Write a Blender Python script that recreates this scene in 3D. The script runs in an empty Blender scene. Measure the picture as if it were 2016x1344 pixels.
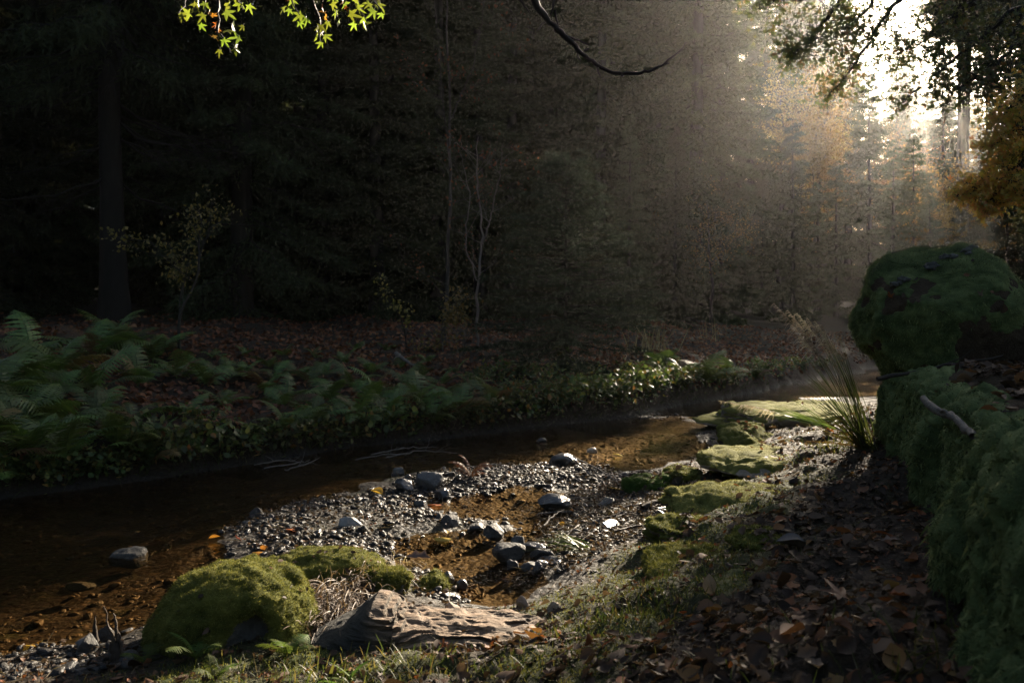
import bpy, bmesh, math, random
import numpy as np
from mathutils import Vector, Matrix
R = math.radians
sc = bpy.context.scene
COL = sc.collection
F = 1568.0                      # focal length in photo pixels (28 mm on a 36 mm sensor, 2016 px wide)
HY = 600.0                      # the horizon's row
EYE = 1.5                       # eye height over the water

def gy(py, z=0.0):              # distance at which a point of height z shows on row py
    return (EYE - z) * F / (py - HY)
def gpt(px, py, z=0.0):
    Y = gy(py, z); return np.array([(px - 1008) / F * Y, Y, z])
def wpt(px, py, Y):
    return np.array([(px - 1008) / F * Y, Y, EYE - (py - HY) / F * Y])

# ---------------------------------------------------------------- numpy noise
def _h(ix, iy, iz, seed):
    n = (ix * 374761393 + iy * 668265263 + iz * 2147483647 + seed * 974711) & 0xffffffff
    n = ((n ^ (n >> 13)) * 1274126177) & 0xffffffff
    n = ((n ^ (n >> 16)) * 2246822519) & 0xffffffff
    return ((n ^ (n >> 15)) & 0xffff) / 32767.5 - 1.0
def vnoise(p, seed=0):
    p = np.asarray(p, float); i = np.floor(p).astype(np.int64); f = p - i; u = f * f * f * (f * (f * 6 - 15) + 10)
    x, y, z = i[:, 0], i[:, 1], i[:, 2]; a, b, c = u[:, 0], u[:, 1], u[:, 2]
    def L(q, r, t): return q + (r - q) * t
    return L(L(L(_h(x, y, z, seed), _h(x+1, y, z, seed), a), L(_h(x, y+1, z, seed), _h(x+1, y+1, z, seed), a), b),
             L(L(_h(x, y, z+1, seed), _h(x+1, y, z+1, seed), a), L(_h(x, y+1, z+1, seed), _h(x+1, y+1, z+1, seed), a), b), c)
def fbm(p, octs=4, seed=0, gain=.5):
    p = np.asarray(p, float); s = np.zeros(len(p)); a = 1.0
    for k in range(octs):
        s += a * vnoise(p * 2 ** k + 17.3 * k, seed + k); a *= gain
    return s
def worley(p, seed=0):
    p = np.asarray(p, float); c = np.floor(p).astype(np.int64); best = np.full(len(p), 9.)
    for dx in (-1, 0, 1):
        for dy in (-1, 0, 1):
            for dz in (-1, 0, 1):
                q = c + [dx, dy, dz]; o = np.stack([_h(q[:, 0], q[:, 1], q[:, 2], seed + k) for k in (1, 2, 3)], 1) * .5 + .5
                best = np.minimum(best, ((q + o - p) ** 2).sum(1))
    return np.sqrt(best)
def smooth(t): t = np.clip(t, 0, 1); return t * t * (3 - 2 * t)
def pip(px, py, poly):
    px = np.asarray(px); py = np.asarray(py); ins = np.zeros(px.shape, bool); n = len(poly); j = n - 1
    for i in range(n):
        xi, yi = poly[i]; xj, yj = poly[j]
        c = ((yi > py) != (yj > py)) & (px < (xj - xi) * (py - yi) / (yj - yi + 1e-12) + xi)
        ins ^= c; j = i
    return ins

# ---------------------------------------------------------------- mesh building
def mk(name, V, polys, mat, parent=None, smooth_=True, rnd=None, loc=None, mats=None, midx=None):
    V = np.asarray(V, np.float32).reshape(-1, 3)
    if not isinstance(polys, (list, tuple)): polys = [polys]
    polys = [np.asarray(p, np.int32) for p in polys if len(p)]
    me = bpy.data.meshes.new(name)
    me.vertices.add(len(V)); me.vertices.foreach_set('co', V.ravel())
    nl = sum(p.size for p in polys); nf = sum(len(p) for p in polys)
    me.loops.add(nl); me.polygons.add(nf)
    me.loops.foreach_set('vertex_index', np.concatenate([p.ravel() for p in polys]))
    tot = np.concatenate([np.full(len(p), p.shape[1], np.int32) for p in polys])
    st = np.concatenate([[0], np.cumsum(tot)[:-1]]).astype(np.int32)
    me.polygons.foreach_set('loop_start', st); me.polygons.foreach_set('loop_total', tot)
    me.polygons.foreach_set('use_smooth', np.full(nf, bool(smooth_)))
    for m in (mats or [mat]): me.materials.append(m)
    if midx is not None: me.polygons.foreach_set('material_index', np.asarray(midx, np.int32))
    if rnd is not None:
        at = me.attributes.new('rnd', 'FLOAT', 'POINT'); at.data.foreach_set('value', np.asarray(rnd, np.float32))
    me.update(calc_edges=True)
    o = bpy.data.objects.new(name, me); COL.objects.link(o)
    if parent is not None: o.parent = parent
    if loc is not None: o.location = loc
    return o
def empty(name, loc=(0, 0, 0), rz=0.0, scale=1.0):
    o = bpy.data.objects.new(name, None); COL.objects.link(o)
    o.location = [float(v) for v in loc]; o.rotation_euler = (0, 0, rz); o.scale = (scale,) * 3
    o.empty_display_size = .1
    return o
def tag(o, label=None, cat=None, group=None, kind=None):
    for k, v in (('label', label), ('category', cat), ('group', group), ('kind', kind)):
        if v: o[k] = v
    return o
def thing(name, label, cat, loc=(0, 0, 0), rz=0.0, group=None, scale=1.0):
    return tag(empty(name, loc, rz, scale), label, cat, group)
def dup(root, loc, rz=0.0, scale=1.0, label=None, group=None):
    r = root.copy(); COL.objects.link(r); r.location = [float(v) for v in loc]; r.rotation_euler = (0, 0, rz)
    r.scale = (scale,) * 3 if np.isscalar(scale) else scale
    if label: r['label'] = label
    if group: r['group'] = group
    for ch in list(root.children):
        c = ch.copy(); COL.objects.link(c); c.parent = r
        for g in list(ch.children):
            d = g.copy(); COL.objects.link(d); d.parent = c
    return r
class MB:
    """collects pieces into one mesh"""
    def __init__(s): s.V = []; s.T = []; s.Q = []; s.r = []; s.n = 0
    def add(s, V, T=None, Q=None, r=0.5):
        V = np.asarray(V, float).reshape(-1, 3)
        if T is not None and len(T): s.T.append(np.asarray(T) + s.n)
        if Q is not None and len(Q): s.Q.append(np.asarray(Q) + s.n)
        s.V.append(V); s.r.append(np.broadcast_to(np.asarray(r, float), (len(V),))); s.n += len(V)
    def build(s, name, mat, parent=None, **k):
        P = []
        if s.T: P.append(np.concatenate(s.T))
        if s.Q: P.append(np.concatenate(s.Q))
        return mk(name, np.concatenate(s.V), P, mat, parent, rnd=np.concatenate(s.r), **k)
def ico(n):
    bm = bmesh.new(); bmesh.ops.create_icosphere(bm, subdivisions=n, radius=1)
    V = np.array([v.co[:] for v in bm.verts]); T = np.array([[v.index for v in f.verts] for f in bm.faces]); bm.free()
    return V, T
ICO = {k: ico(k) for k in (1, 2, 3, 4, 5, 6)}
def tube(P, rad, sides=6, cap=True):
    P = np.asarray(P, float); n = len(P); rad = np.broadcast_to(np.asarray(rad, float), (n,))
    T = np.gradient(P, axis=0); T /= np.linalg.norm(T, axis=1)[:, None] + 1e-9
    ref = np.array([0, 0, 1.]) if abs(T[:, 2]).mean() < .8 else np.array([1., 0, 0])
    A = np.cross(T, ref); A /= np.linalg.norm(A, axis=1)[:, None] + 1e-9; B = np.cross(T, A)
    an = np.linspace(0, 2 * np.pi, sides, endpoint=False)
    V = P[:, None] + rad[:, None, None] * (np.cos(an)[None, :, None] * A[:, None] + np.sin(an)[None, :, None] * B[:, None])
    i = np.arange(n - 1)[:, None] * sides; j = np.arange(sides)[None]; k = (j + 1) % sides
    Q = np.stack([i + j, i + k, i + sides + k, i + sides + j], -1).reshape(-1, 4)
    return V.reshape(-1, 3), Q
def norm_rows(a): return a / (np.linalg.norm(a, axis=1)[:, None] + 1e-9)
def blades(mb, P, D, L, w, rng, r=None):
    """one thin triangle from each root P along D (length L, width w)"""
    n = len(P); D = norm_rows(D); S = norm_rows(np.cross(D, rng.normal(size=(n, 3))))
    L = np.broadcast_to(L, (n,))[:, None]; w = np.broadcast_to(w, (n,))[:, None]
    V = np.stack([P - S * w * .5, P + S * w * .5, P + D * L], 1)
    if r is None: r = rng.random(n)
    mb.add(V.reshape(-1, 3), np.arange(3 * n).reshape(-1, 3), r=np.repeat(r, 3))
def scatter(mb, protos, P, ax, size, rng, r=None, yaw=None):
    """merge copies of unit meshes at P with their z axis along ax"""
    n = len(P); which = rng.integers(len(protos), size=n); size = np.broadcast_to(size, (n,))
    if r is None: r = rng.random(n)
    ax = norm_rows(ax); yaw = rng.random(n) * 2 * np.pi if yaw is None else yaw
    t = np.stack([np.cos(yaw), np.sin(yaw), 0 * yaw], 1); X = norm_rows(t - ax * (t * ax).sum(1)[:, None]); Y = np.cross(ax, X)
    for k, (pv, pt, pq) in enumerate(protos):
        m = np.where(which == k)[0]
        if not len(m): continue
        pv = np.asarray(pv)
        V = P[m][:, None] + size[m][:, None, None] * (pv[None, :, 0:1] * X[m][:, None] + pv[None, :, 1:2] * Y[m][:, None] + pv[None, :, 2:3] * ax[m][:, None])
        off = (np.arange(len(m)) * len(pv))[:, None, None]
        T = (np.asarray(pt)[None] + off).reshape(-1, 3) if pt is not None and len(pt) else None
        Q = (np.asarray(pq)[None] + off).reshape(-1, 4) if pq is not None and len(pq) else None
        mb.add(V.reshape(-1, 3), T, Q, r=np.repeat(r[m], len(pv)))

# ---------------------------------------------------------------- materials
class Mat:
    def __init__(s, name):
        s.m = bpy.data.materials.new(name); s.m.use_nodes = True; s.t = s.m.node_tree; s.t.nodes.clear()
    def n(s, typ, props=None, **ins):
        nd = s.t.nodes.new('ShaderNode' + typ)
        for k, v in (props or {}).items(): setattr(nd, k, v)
        for k, v in ins.items():
            k = k.replace('_', ' ') if not k.startswith('i') or not k[1:].isdigit() else int(k[1:])
            sk = nd.inputs[k]
            if isinstance(v, bpy.types.NodeSocket): s.t.links.new(v, sk)
            elif isinstance(v, bpy.types.Node): s.t.links.new(v.outputs[0], sk)
            else: sk.default_value = (tuple(v) + (1,) if hasattr(v, '__len__') and len(v) == 3 and len(sk.default_value) == 4 else v)
        return nd
    def ramp(s, fac, stops, interp='LINEAR'):
        nd = s.n('ValToRGB', Fac=fac); cr = nd.color_ramp; cr.interpolation = interp
        while len(cr.elements) > 1: cr.elements.remove(cr.elements[-1])
        for i, (p, c) in enumerate(stops):
            e = cr.elements[0] if i == 0 else cr.elements.new(p)
            e.position = p; e.color = (tuple(c) + (1,)) if len(c) == 3 else c
        return nd.outputs[0]
    def noise(s, scale, detail=4, vec=None, rough=.55, dist=0.0):
        k = {} if vec is None else {'Vector': vec}
        return s.n('TexNoise', Scale=scale, Detail=detail, Roughness=rough, Distortion=dist, **k)
    def mix(s, fac, a, b, typ='RGBA', blend='MIX'):
        nd = s.t.nodes.new('ShaderNodeMix'); nd.data_type = typ; nd.blend_type = blend
        ia, ib, out = (6, 7, 2) if typ == 'RGBA' else (2, 3, 0)
        for i, v in ((0, fac), (ia, a), (ib, b)):
            if isinstance(v, bpy.types.Node): v = v.outputs[0]
            if isinstance(v, bpy.types.NodeSocket): s.t.links.new(v, nd.inputs[i])
            else: nd.inputs[i].default_value = (tuple(v) + (1,)) if hasattr(v, '__len__') and len(v) == 3 else v
        return nd.outputs[out]
    def math(s, op, a, b=0.0, clamp=False):
        return s.n('Math', {'operation': op, 'use_clamp': clamp}, i0=a, i1=b).outputs[0]
    def out(s, surf=None, vol=None, disp=None):
        o = s.t.nodes.new('ShaderNodeOutputMaterial')
        if surf is not None: s.t.links.new(surf.outputs[0], o.inputs['Surface'])
        if vol is not None: s.t.links.new(vol.outputs[0], o.inputs['Volume'])
        return s.m
    def attr(s, name='rnd'): return s.n('Attribute', {'attribute_name': name}).outputs['Fac']
    def pos(s): return s.n('NewGeometry').outputs['Position']
    def obj(s): return s.n('TexCoord').outputs['Object']
    def bump(s, h, strength=.5, dist=.01): return s.n('Bump', Height=h, Strength=strength, Distance=dist).outputs[0]

def leafmat(name, stops, trans=.4, rough=.55, spec=.3, boost=1.3, interp='LINEAR', warm=(1, 1, .7)):
    m = Mat(name); c = m.ramp(m.attr(), stops, interp)
    n = m.noise(30, 2, m.obj()); c = m.mix(m.math('MULTIPLY', n.outputs[0], .5), c, (0.02, 0.02, 0.012))
    ob = m.n('ObjectInfo').outputs['Random']; c = m.n('HueSaturation', Color=c, Hue=m.math('ADD', m.math('MULTIPLY', ob, .05), .475), Saturation=1.0, Value=m.math('ADD', m.math('MULTIPLY', ob, .7), .65)).outputs[0]
    p = m.n('BsdfPrincipled', Base_Color=c, Roughness=rough); p.inputs['Specular IOR Level'].default_value = spec
    tc = m.mix(1.0, c, tuple(boost * q for q in warm), blend='MULTIPLY')
    t = m.n('BsdfTranslucent', Color=tc)
    x = m.n('MixShader', Fac=trans); m.t.links.new(p.outputs[0], x.inputs[1]); m.t.links.new(t.outputs[0], x.inputs[2])
    return m.out(x)
def barkmat(name, c1, c2, scale=14, rough=.85):
    m = Mat(name); o = m.obj(); st = m.n('Mapping', Vector=o); st.inputs['Scale'].default_value = (1, 1, .22)
    n = m.noise(scale, 6, st.outputs[0], .65); v = m.noise(3, 3, o)
    c = m.mix(n.outputs[0], c1, c2); c = m.mix(m.math('MULTIPLY', v.outputs[0], .5), c, tuple(x * .5 for x in c1))
    p = m.n('BsdfPrincipled', Base_Color=c, Roughness=rough, Normal=m.bump(n.outputs[0], .9, .02)); p.inputs['Specular IOR Level'].default_value = .12; return m.out(p)
def rockmat(name, stops, scale=6, rough=.7, spec=.4, bump=.6):
    m = Mat(name); o = m.obj()
    info = m.n('ObjectInfo').outputs['Random']; off = m.n('VectorMath', {'operation': 'ADD'}, i0=o); m.t.links.new(info, off.inputs[1])
    n = m.noise(scale, 8, off.outputs[0], .62, .4); f = m.noise(scale * 9, 4, off.outputs[0], .6)
    h = m.math('ADD', n.outputs[0], m.math('MULTIPLY', f.outputs[0], .35))
    c = m.ramp(m.math('ADD', m.math('MULTIPLY', h, .85), m.math('MULTIPLY', info, .22)), stops)
    p = m.n('BsdfPrincipled', Base_Color=c, Roughness=rough, Normal=m.bump(h, bump, .03)); p.inputs['Specular IOR Level'].default_value = spec
    return m.out(p)
EXPO = 2.33
# ================================================================= terrain
LW = [(0,985),(150,965),(300,945),(430,925),(560,905),(700,880),(850,868),(1000,850),(1100,838),(1230,825),(1310,805),(1400,790),(1480,775),(1560,755),(1650,735),(1740,720)]
LWP = np.array([[-22, -6], [-9, 1.6], [-5.6, 4.7]] + [list(gpt(a, b)[:2]) for a, b in LW] + [[12.5, 23.0], [20, 29.5], [40, 44], [90, 75]])
def left_dist(x, y):
    """distance to the far bank's waterline, positive on the land side"""
    P = np.stack([x, y], 1); best = np.full(len(P), 1e9); sg = np.zeros(len(P))
    for a, b in zip(LWP[:-1], LWP[1:]):
        d = b - a; t = np.clip(((P - a) @ d) / (d @ d), 0, 1); q = P - (a + t[:, None] * d); l = np.hypot(q[:, 0], q[:, 1])
        m = l < best; best = np.where(m, l, best); c = d[0] * (P[:, 1] - a[1]) - d[1] * (P[:, 0] - a[0]); sg = np.where(m, np.sign(c), sg)
    return best * sg
CP = []
for px, py, z in [(150,1030,-.18),(300,1000,-.2),(500,955,-.2),(650,920,-.18),(750,905,-.16),(900,885,-.12),(1000,888,-.1),(1200,860,-.2),(1350,830,-.2),(1450,800,-.2),(1550,778,-.2),(1650,757,-.2),(100,1150,-.12),(250,1100,-.12),(380,1060,-.09),(150,1230,-.08),(60,1265,-.04),
  (430,1045,-.01),(470,1060,.015),(560,1010,.02),(650,1040,.035),(740,985,.01),(800,1020,.025),(930,1030,.02),(600,1080,.035),(700,1085,.035),(840,955,.03),(950,935,.03),(1060,930,.03),(1150,925,.02),(860,978,.0),
  (890,1000,-.035),(1000,995,-.04),(1040,1020,-.04),(940,1085,-.05),(850,1095,-.045),(1000,1165,-.07),(910,1062,-.03),(1000,1060,-.02),(1080,965,-.01),(760,1095,-.0),(900,1120,-.03),(960,1190,-.06),
  (1150,985,.015),(1250,990,.03),(1150,1050,.03),(1250,1050,.08),(1090,1100,.02),(1060,1125,.0),(1330,930,.06),(1400,910,.1),(1250,922,-.02),(1370,888,-.04),(1440,890,.03),
  (600,1150,.06),(450,1250,.06),(650,1160,.11),(750,1180,.1),(850,1140,.02),(890,1180,.02),(850,1250,.12),(1000,1240,.12),(1100,1180,.12),(600,1300,.14),(450,1330,.15),(250,1300,.06),(100,1310,.03),(950,1340,.26),(520,1130,.0),(330,1200,-.02),
  (1200,1170,.2),(1300,1110,.24),(1230,1100,.12),(1330,1060,.2),(1400,1070,.36),(1300,1300,.42),(1500,1300,.5),(1500,1160,.48),(1600,1060,.48),(1750,1010,.47),(1550,960,.44),(1420,1000,.27),(1480,990,.39),(1650,890,.43),(1550,860,.36),(1700,850,.41),(1600,822,.2),(1500,850,.16),(1720,800,.2),(1150,1250,.3),(1850,1300,.62),(1480,818,-.02),(1740,780,-.05)]:
    p = gpt(px, py, z); CP.append((p[0], p[1], z))
CP += [(a[0], a[1], -.01) for a in LWP]
CP += [(4, 4, .9), (6, 6, .9), (8, 9, .8), (3, 2, .75), (12, 12, .8), (9, 14.5, .25), (10.5, 17.3, .0), (16, 22.3, .0), (26, 29, .0), (60, 51, 0), (13, 15, .4), (19, 20, .5), (36, 30, .8), (60, 40, 1.2), (80, 20, 2),
       (9.5, 18.6, -.2), (14, 22, -.2), (23, 29, -.2), (0, 0, .35), (-3, 0, .25), (-1.9, 2.6, .12), (-3.2, 2.4, .02), (-4.2, 3.2, -.1), (-7, 1.5, -.12), (-6, -1, .1), (-12, -3, .0), (-10, -12, .8), (0, -8, .8), (10, -8, 1.2), (40, -30, 2), (-30, -30, 1.2), (0, -60, 2)]
CP = np.array(CP)
def _K(a, b): return np.sqrt((a[:, None, 0] - b[None, :, 0]) ** 2 + (a[:, None, 1] - b[None, :, 1]) ** 2 + .02)
_A = np.zeros((len(CP) + 1,) * 2); _A[:-1, :-1] = _K(CP, CP) - np.eye(len(CP)) * .05; _A[-1, :-1] = _A[:-1, -1] = 1
_wt = np.linalg.solve(_A, np.append(CP[:, 2], 0))
def H0(x, y):
    x = np.asarray(x, float).ravel(); y = np.asarray(y, float).ravel(); out = np.empty(len(x))
    for s in range(0, len(x), 40000):
        q = np.stack([x[s:s+40000], y[s:s+40000]], 1); out[s:s+40000] = _K(q, CP) @ _wt[:-1] + _wt[-1]
    out = np.clip(out, -.3, 4)
    d = left_dist(x, y); dp = np.maximum(d, 0)
    left = .30 * smooth(dp / .22) + .125 * np.minimum(dp, 5) + .05 * np.clip(dp - 5, 0, 25) + .03 * np.clip(dp-30, 0, 200)
    left += .12 * smooth(dp / 2) * fbm(np.stack([x, y, 0 * x], 1) * .55, 3, 5)
    return np.where(d > 0, left, out)
def Hn(x, y):
    h = H0(x, y); p = np.stack([np.ravel(x), np.ravel(y), 0 * np.ravel(x)], 1)
    land = smooth((h - .06) / .15)
    return h + land * (.04 * fbm(p * 2.2, 3, 9) + .028 * fbm(p * 6.5, 3, 19)) + (1 - land) * .012 * fbm(p * 6, 3, 29)
def axis(lo, hi, step, far, n):
    a = np.arange(lo, hi + 1e-6, step); g = np.geomspace(step * 2, far, n); return np.concatenate([(lo - np.cumsum(g / g.sum() * far))[::-1], a, hi + np.cumsum(g / g.sum() * far)])
GX = axis(-5.0, 5.5, .034, 130, 50); GY = axis(1.2, 11.5, .034, 130, 50)
gx, gyy = np.meshgrid(GX, GY); GH = Hn(gx, gyy); NX, NY = len(GX), len(GY)
GZ = GH.reshape(NY, NX)
def H(x, y):
    """height of the ground mesh (bilinear)"""
    x = np.atleast_1d(np.asarray(x, float)); y = np.atleast_1d(np.asarray(y, float))
    i = np.clip(np.searchsorted(GX, x) - 1, 0, NX - 2); j = np.clip(np.searchsorted(GY, y) - 1, 0, NY - 2)
    u = np.clip((x - GX[i]) / (GX[i+1] - GX[i]), 0, 1); v = np.clip((y - GY[j]) / (GY[j+1] - GY[j]), 0, 1)
    return GZ[j, i]*(1-u)*(1-v) + GZ[j, i+1]*u*(1-v) + GZ[j+1, i]*(1-u)*v + GZ[j+1, i+1]*u*v
def h1(x, y): return float(H(x, y)[0])
def Nrm(x, y, e=.05):
    return norm_rows(np.stack([-(H(x+e, y) - H(x-e, y)) / (2*e), -(H(x, y+e) - H(x, y-e)) / (2*e), np.ones(len(x))], 1))
def onground(px, py, it=8):
    """world point where the ray through pixel (px, py) meets the ground"""
    z = .1
    Ys = np.geomspace(1.6, 90, 1500); Xs = (px - 1008) / F * Ys; Zs = EYE - (py - HY) / F * Ys
    b = np.where(Zs < H(Xs, Ys))[0]; k = b[0] if len(b) else len(Ys) - 1
    return np.array([Xs[k], Ys[k], h1(Xs[k], Ys[k])])
# moss amount on the ground: real patches of moss with shapes of their own
MOSS = [(gpt(a, b, z)[:2], r) for a, b, z, r in [(1340,1110,.25,.34),(1180,1140,.2,.36),(1120,1170,.15,.25),(1240,1120,.15,.25),(1300,1180,.3,.3),(1250,1220,.3,.3),(1430,1020,.3,.36),(1500,960,.36,.3),(1480,915,.3,.3),(1530,865,.3,.35),(1400,1045,.3,.25),(1500,1075,.4,.22),(1580,960,.35,.25),(600,1290,.14,.25),(380,1330,.12,.35),(1100,1200,.15,.22),(1290,1060,.2,.2),(1500,880,.25,.35),(1600,830,.2,.5),(1050,1320,.28,.2),(860,1160,.03,.1),(820,1150,.04,.12),(750,1320,.18,.3),(1380,1160,.35,.25),(1150,1330,.35,.25)]]
def mossamt(x, y):
    m = np.zeros(len(x))
    for c, r in MOSS: m = np.maximum(m, np.exp(-((x - c[0]) ** 2 + (y - c[1]) ** 2) / (r * r)))
    n = fbm(np.stack([x, y, 0 * x], 1) * 5, 3, 77)
    return np.clip(m * 1.3 + .5 * n - .28, 0, 1)
def poly_w(pts, z=0.0): return np.array([gpt(a, b, z)[:2] for a, b in pts])
BARS = [poly_w([(425,1040),(480,1010),(560,985),(660,975),(740,962),(860,985),(905,1020),(990,1035),(965,1062),(900,1050),(860,1080),(780,1098),(700,1095),(620,1085),(560,1105),(490,1088)]),
        poly_w([(770,955),(850,928),(930,915),(1060,905),(1190,910),(1250,940),(1230,965),(1120,962),(1020,955),(960,972),(880,980),(800,975)]),
        poly_w([(1060,1000),(1130,968),(1260,955),(1340,955),(1330,1010),(1290,1070),(1200,1110),(1100,1135),(1010,1140),(1060,1080),(1050,1040)]),
        poly_w([(830,1125),(930,1130),(965,1150),(900,1195),(800,1185)]),
        poly_w([(-40,1275),(120,1262),(260,1285),(250,1360),(-40,1360)]),
        poly_w([(900,1105),(1060,1110),(1040,1135),(960,1128)])]
def gravelamt(x, y):
    m = np.zeros(len(x), bool)
    for b in BARS: m |= pip(x, y, b)
    return m
# ground material: bed, gravel silt, leaf mould, moss by attribute
def groundmat():
    m = Mat('ground'); p = m.pos(); z = m.n('SeparateXYZ', Vector=p).outputs[2]
    n1 = m.noise(9, 8, p, .65); n2 = m.noise(45, 5, p, .6); n3 = m.noise(1.3, 3, p)
    vo = m.n('TexVoronoi', Vector=p, Scale=26.0); vo2 = m.n('TexVoronoi', Vector=p, Scale=11.0)
    soil = m.ramp(n2.outputs[0], [(.2, (.010, .007, .005)), (.5, (.026, .018, .011)), (.75, (.06, .038, .022)), (.9, (.10, .062, .034))])
    soil = m.mix(n1.outputs[0], soil, (.022, .016, .01))
    bed = m.ramp(m.n('SeparateColor', Color=vo.outputs['Color']).outputs[0], [(0, (.006, .004, .0025)), (.4, (.017, .011, .007)), (.7, (.036, .024, .014)), (1, (.085, .06, .037))])
    bed2 = m.ramp(m.n('SeparateColor', Color=vo2.outputs['Color']).outputs[1], [(0, (.006, .004, .0025)), (.6, (.018, .012, .0075)), (1, (.055, .038, .023))])
    bed = m.mix(m.math('GREATER_THAN', n1.outputs[0], .53), bed, bed2)
    bed = m.mix(m.math('MULTIPLY', vo.outputs['Distance'], .8), bed, (.02, .014, .009))
    wet = m.n('MapRange', Value=z, From_Min=.015, From_Max=.10); wet.inputs['To Min'].default_value = 0; wet.inputs['To Max'].default_value = 1
    wz = m.math('ADD', wet.outputs[0], m.math('MULTIPLY', m.math('SUBTRACT', n1.outputs[0], .5), .8), True)
    silt = m.mix(n2.outputs[0], (.010, .009, .007), (.034, .029, .024))
    under = m.n('MapRange', Value=z, From_Min=-.02, From_Max=.01).outputs[0]
    low = m.mix(under, bed, silt)
    c = m.mix(wz, low, soil)
    mossc = m.ramp(n2.outputs[0], [(.3, (.014, .020, .005)), (.55, (.035, .046, .010)), (.8, (.08, .09, .02))])
    c = m.mix(m.attr('moss'), c, mossc)
    h = m.math('ADD', m.math('MULTIPLY', n2.outputs[0], .6), m.math('MULTIPLY', vo.outputs['Distance'], -.5))
    rg = m.mix(wz, .55, .85, 'FLOAT')
    b = m.n('BsdfPrincipled', Base_Color=c, Roughness=rg, Normal=m.bump(h, .8, .03)); b.inputs['Specular IOR Level'].default_value = .15
    return m.out(b)
ii = np.arange(NY - 1)[:, None] * NX + np.arange(NX - 1)[None]
GQ = np.stack([ii, ii + 1, ii + NX + 1, ii + NX], -1).reshape(-1, 4)
ground = mk('ground', np.stack([gx.ravel(), gyy.ravel(), GH], 1), GQ, groundmat())
at = ground.data.attributes.new('moss', 'FLOAT', 'POINT')
ma = mossamt(gx.ravel(), gyy.ravel()); ma[left_dist(gx.ravel(), gyy.ravel()) > 0] *= .2
at.data.foreach_set('value', ma.astype(np.float32))
tag(ground, kind='structure')
# ---------------------------------------------------------------- water
def watermat():
    m = Mat('water'); p = m.pos()
    mp = m.n('Mapping', Vector=p); mp.inputs['Rotation'].default_value = (0, 0, R(-40)); mp.inputs['Scale'].default_value = (1.0, .45, 1)
    a = m.noise(9, 3, mp.outputs[0], .6, .6); b = m.noise(34, 3, mp.outputs[0], .6, .5); q = m.noise(.9, 3, p)
    rif = m.attr('riffle')
    amp = m.mix(rif, .28, 1.0, 'FLOAT')
    h = m.math('ADD', a.outputs[0], m.math('MULTIPLY', b.outputs[0], .45))
    bmp = m.n('Bump', Height=h, Distance=.03, Strength=amp).outputs[0]
    gl = m.n('BsdfGlossy', Roughness=.01, Normal=bmp, Color=(.9, .9, .9))
    tr = m.n('BsdfTransparent', Color=(.70, .57, .39))
    geo = m.n('NewGeometry'); dt = m.n('VectorMath', {'operation': 'DOT_PRODUCT'}, i0=geo.outputs['Incoming'], i1=bmp).outputs['Value']
    fr = m.n('Math', {'operation': 'ADD', 'use_clamp': True}, i0=.02, i1=m.math('MULTIPLY', m.math('POWER', m.math('SUBTRACT', 1.0, m.math('ABSOLUTE', dt)), 5.0), .98))
    x = m.n('MixShader', Fac=fr.outputs[0]); m.t.links.new(tr.outputs[0], x.inputs[1]); m.t.links.new(gl.outputs[0], x.inputs[2])
    return m.out(x)
wx = np.concatenate([np.linspace(-16, -6.2, 12), np.arange(-6, 9, .12), np.linspace(9.2, 30, 20)]); wy = np.concatenate([np.linspace(-6, 1.8, 8), np.arange(2, 14, .12), np.linspace(14.2, 42, 30)])
WX, WY = np.meshgrid(wx, wy)
keep = H(WX.ravel(), WY.ravel()).reshape(WX.shape) < .12
jj = np.arange(len(wy) - 1)[:, None] * len(wx) + np.arange(len(wx) - 1)[None]
WQ = np.stack([jj, jj + 1, jj + len(wx) + 1, jj + len(wx)], -1).reshape(-1, 4)
WQ = WQ[keep.ravel()[WQ].any(1)]
used, inv = np.unique(WQ, return_inverse=True)
WV = np.stack([WX.ravel(), WY.ravel(), np.zeros(WX.size)], 1)[used]
water = mk('water', WV, inv.reshape(-1, 4), watermat())
RIF = [(gpt(a, b)[:2], r) for a, b, r in [(800,905,.6),(950,895,.7),(650,935,.7),(450,985,.8),(1100,950,.4),(1330,912,.3),(990,1130,.35),(930,1140,.25),(250,1040,.6),(1000,1010,.3),(1200,930,.3),(1180,905,.3)]]
rf = np.zeros(len(WV))
for c, r in RIF: rf = np.maximum(rf, np.exp(-((WV[:, 0]-c[0])**2 + (WV[:, 1]-c[1])**2) / (r*r)))
at = water.data.attributes.new('riffle', 'FLOAT', 'POINT'); at.data.foreach_set('value', np.clip(rf, 0, 1).astype(np.float32))
tag(water, kind='structure')
# ================================================================= rocks
def vnormals(V, T):
    n = np.cross(V[T[:, 1]] - V[T[:, 0]], V[T[:, 2]] - V[T[:, 0]]); N = np.zeros_like(V)
    for k in range(3): np.add.at(N, T[:, k], n)
    return norm_rows(N)
def rockV(seed, dims, lvl=4, amp=.12, freq=1.6, cuts=0, sup=1.0, fine=.03):
    rng = np.random.default_rng(seed); V, T = ICO[lvl]; V = V.copy()
    if sup != 1: V = np.sign(V) * np.abs(V) ** sup
    V *= (1 + amp * fbm(V * freq + seed * 3.7, 4, seed))[:, None]
    for _ in range(cuts):
        n = rng.normal(size=3); n /= np.linalg.norm(n); d = rng.uniform(.55, .85); e = np.maximum(V @ n - d, 0); V -= e[:, None] * n * .95
    V *= (1 + fine * fbm(V * 7 + seed, 3, seed + 50))[:, None]
    return V * np.array(dims), T
M_rock = rockmat('grey_stone', [(.25, (.010, .010, .010)), (.5, (.025, .024, .023)), (.72, (.048, .046, .042)), (.95, (.09, .086, .078))], 5, .65, .25, .9)
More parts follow.
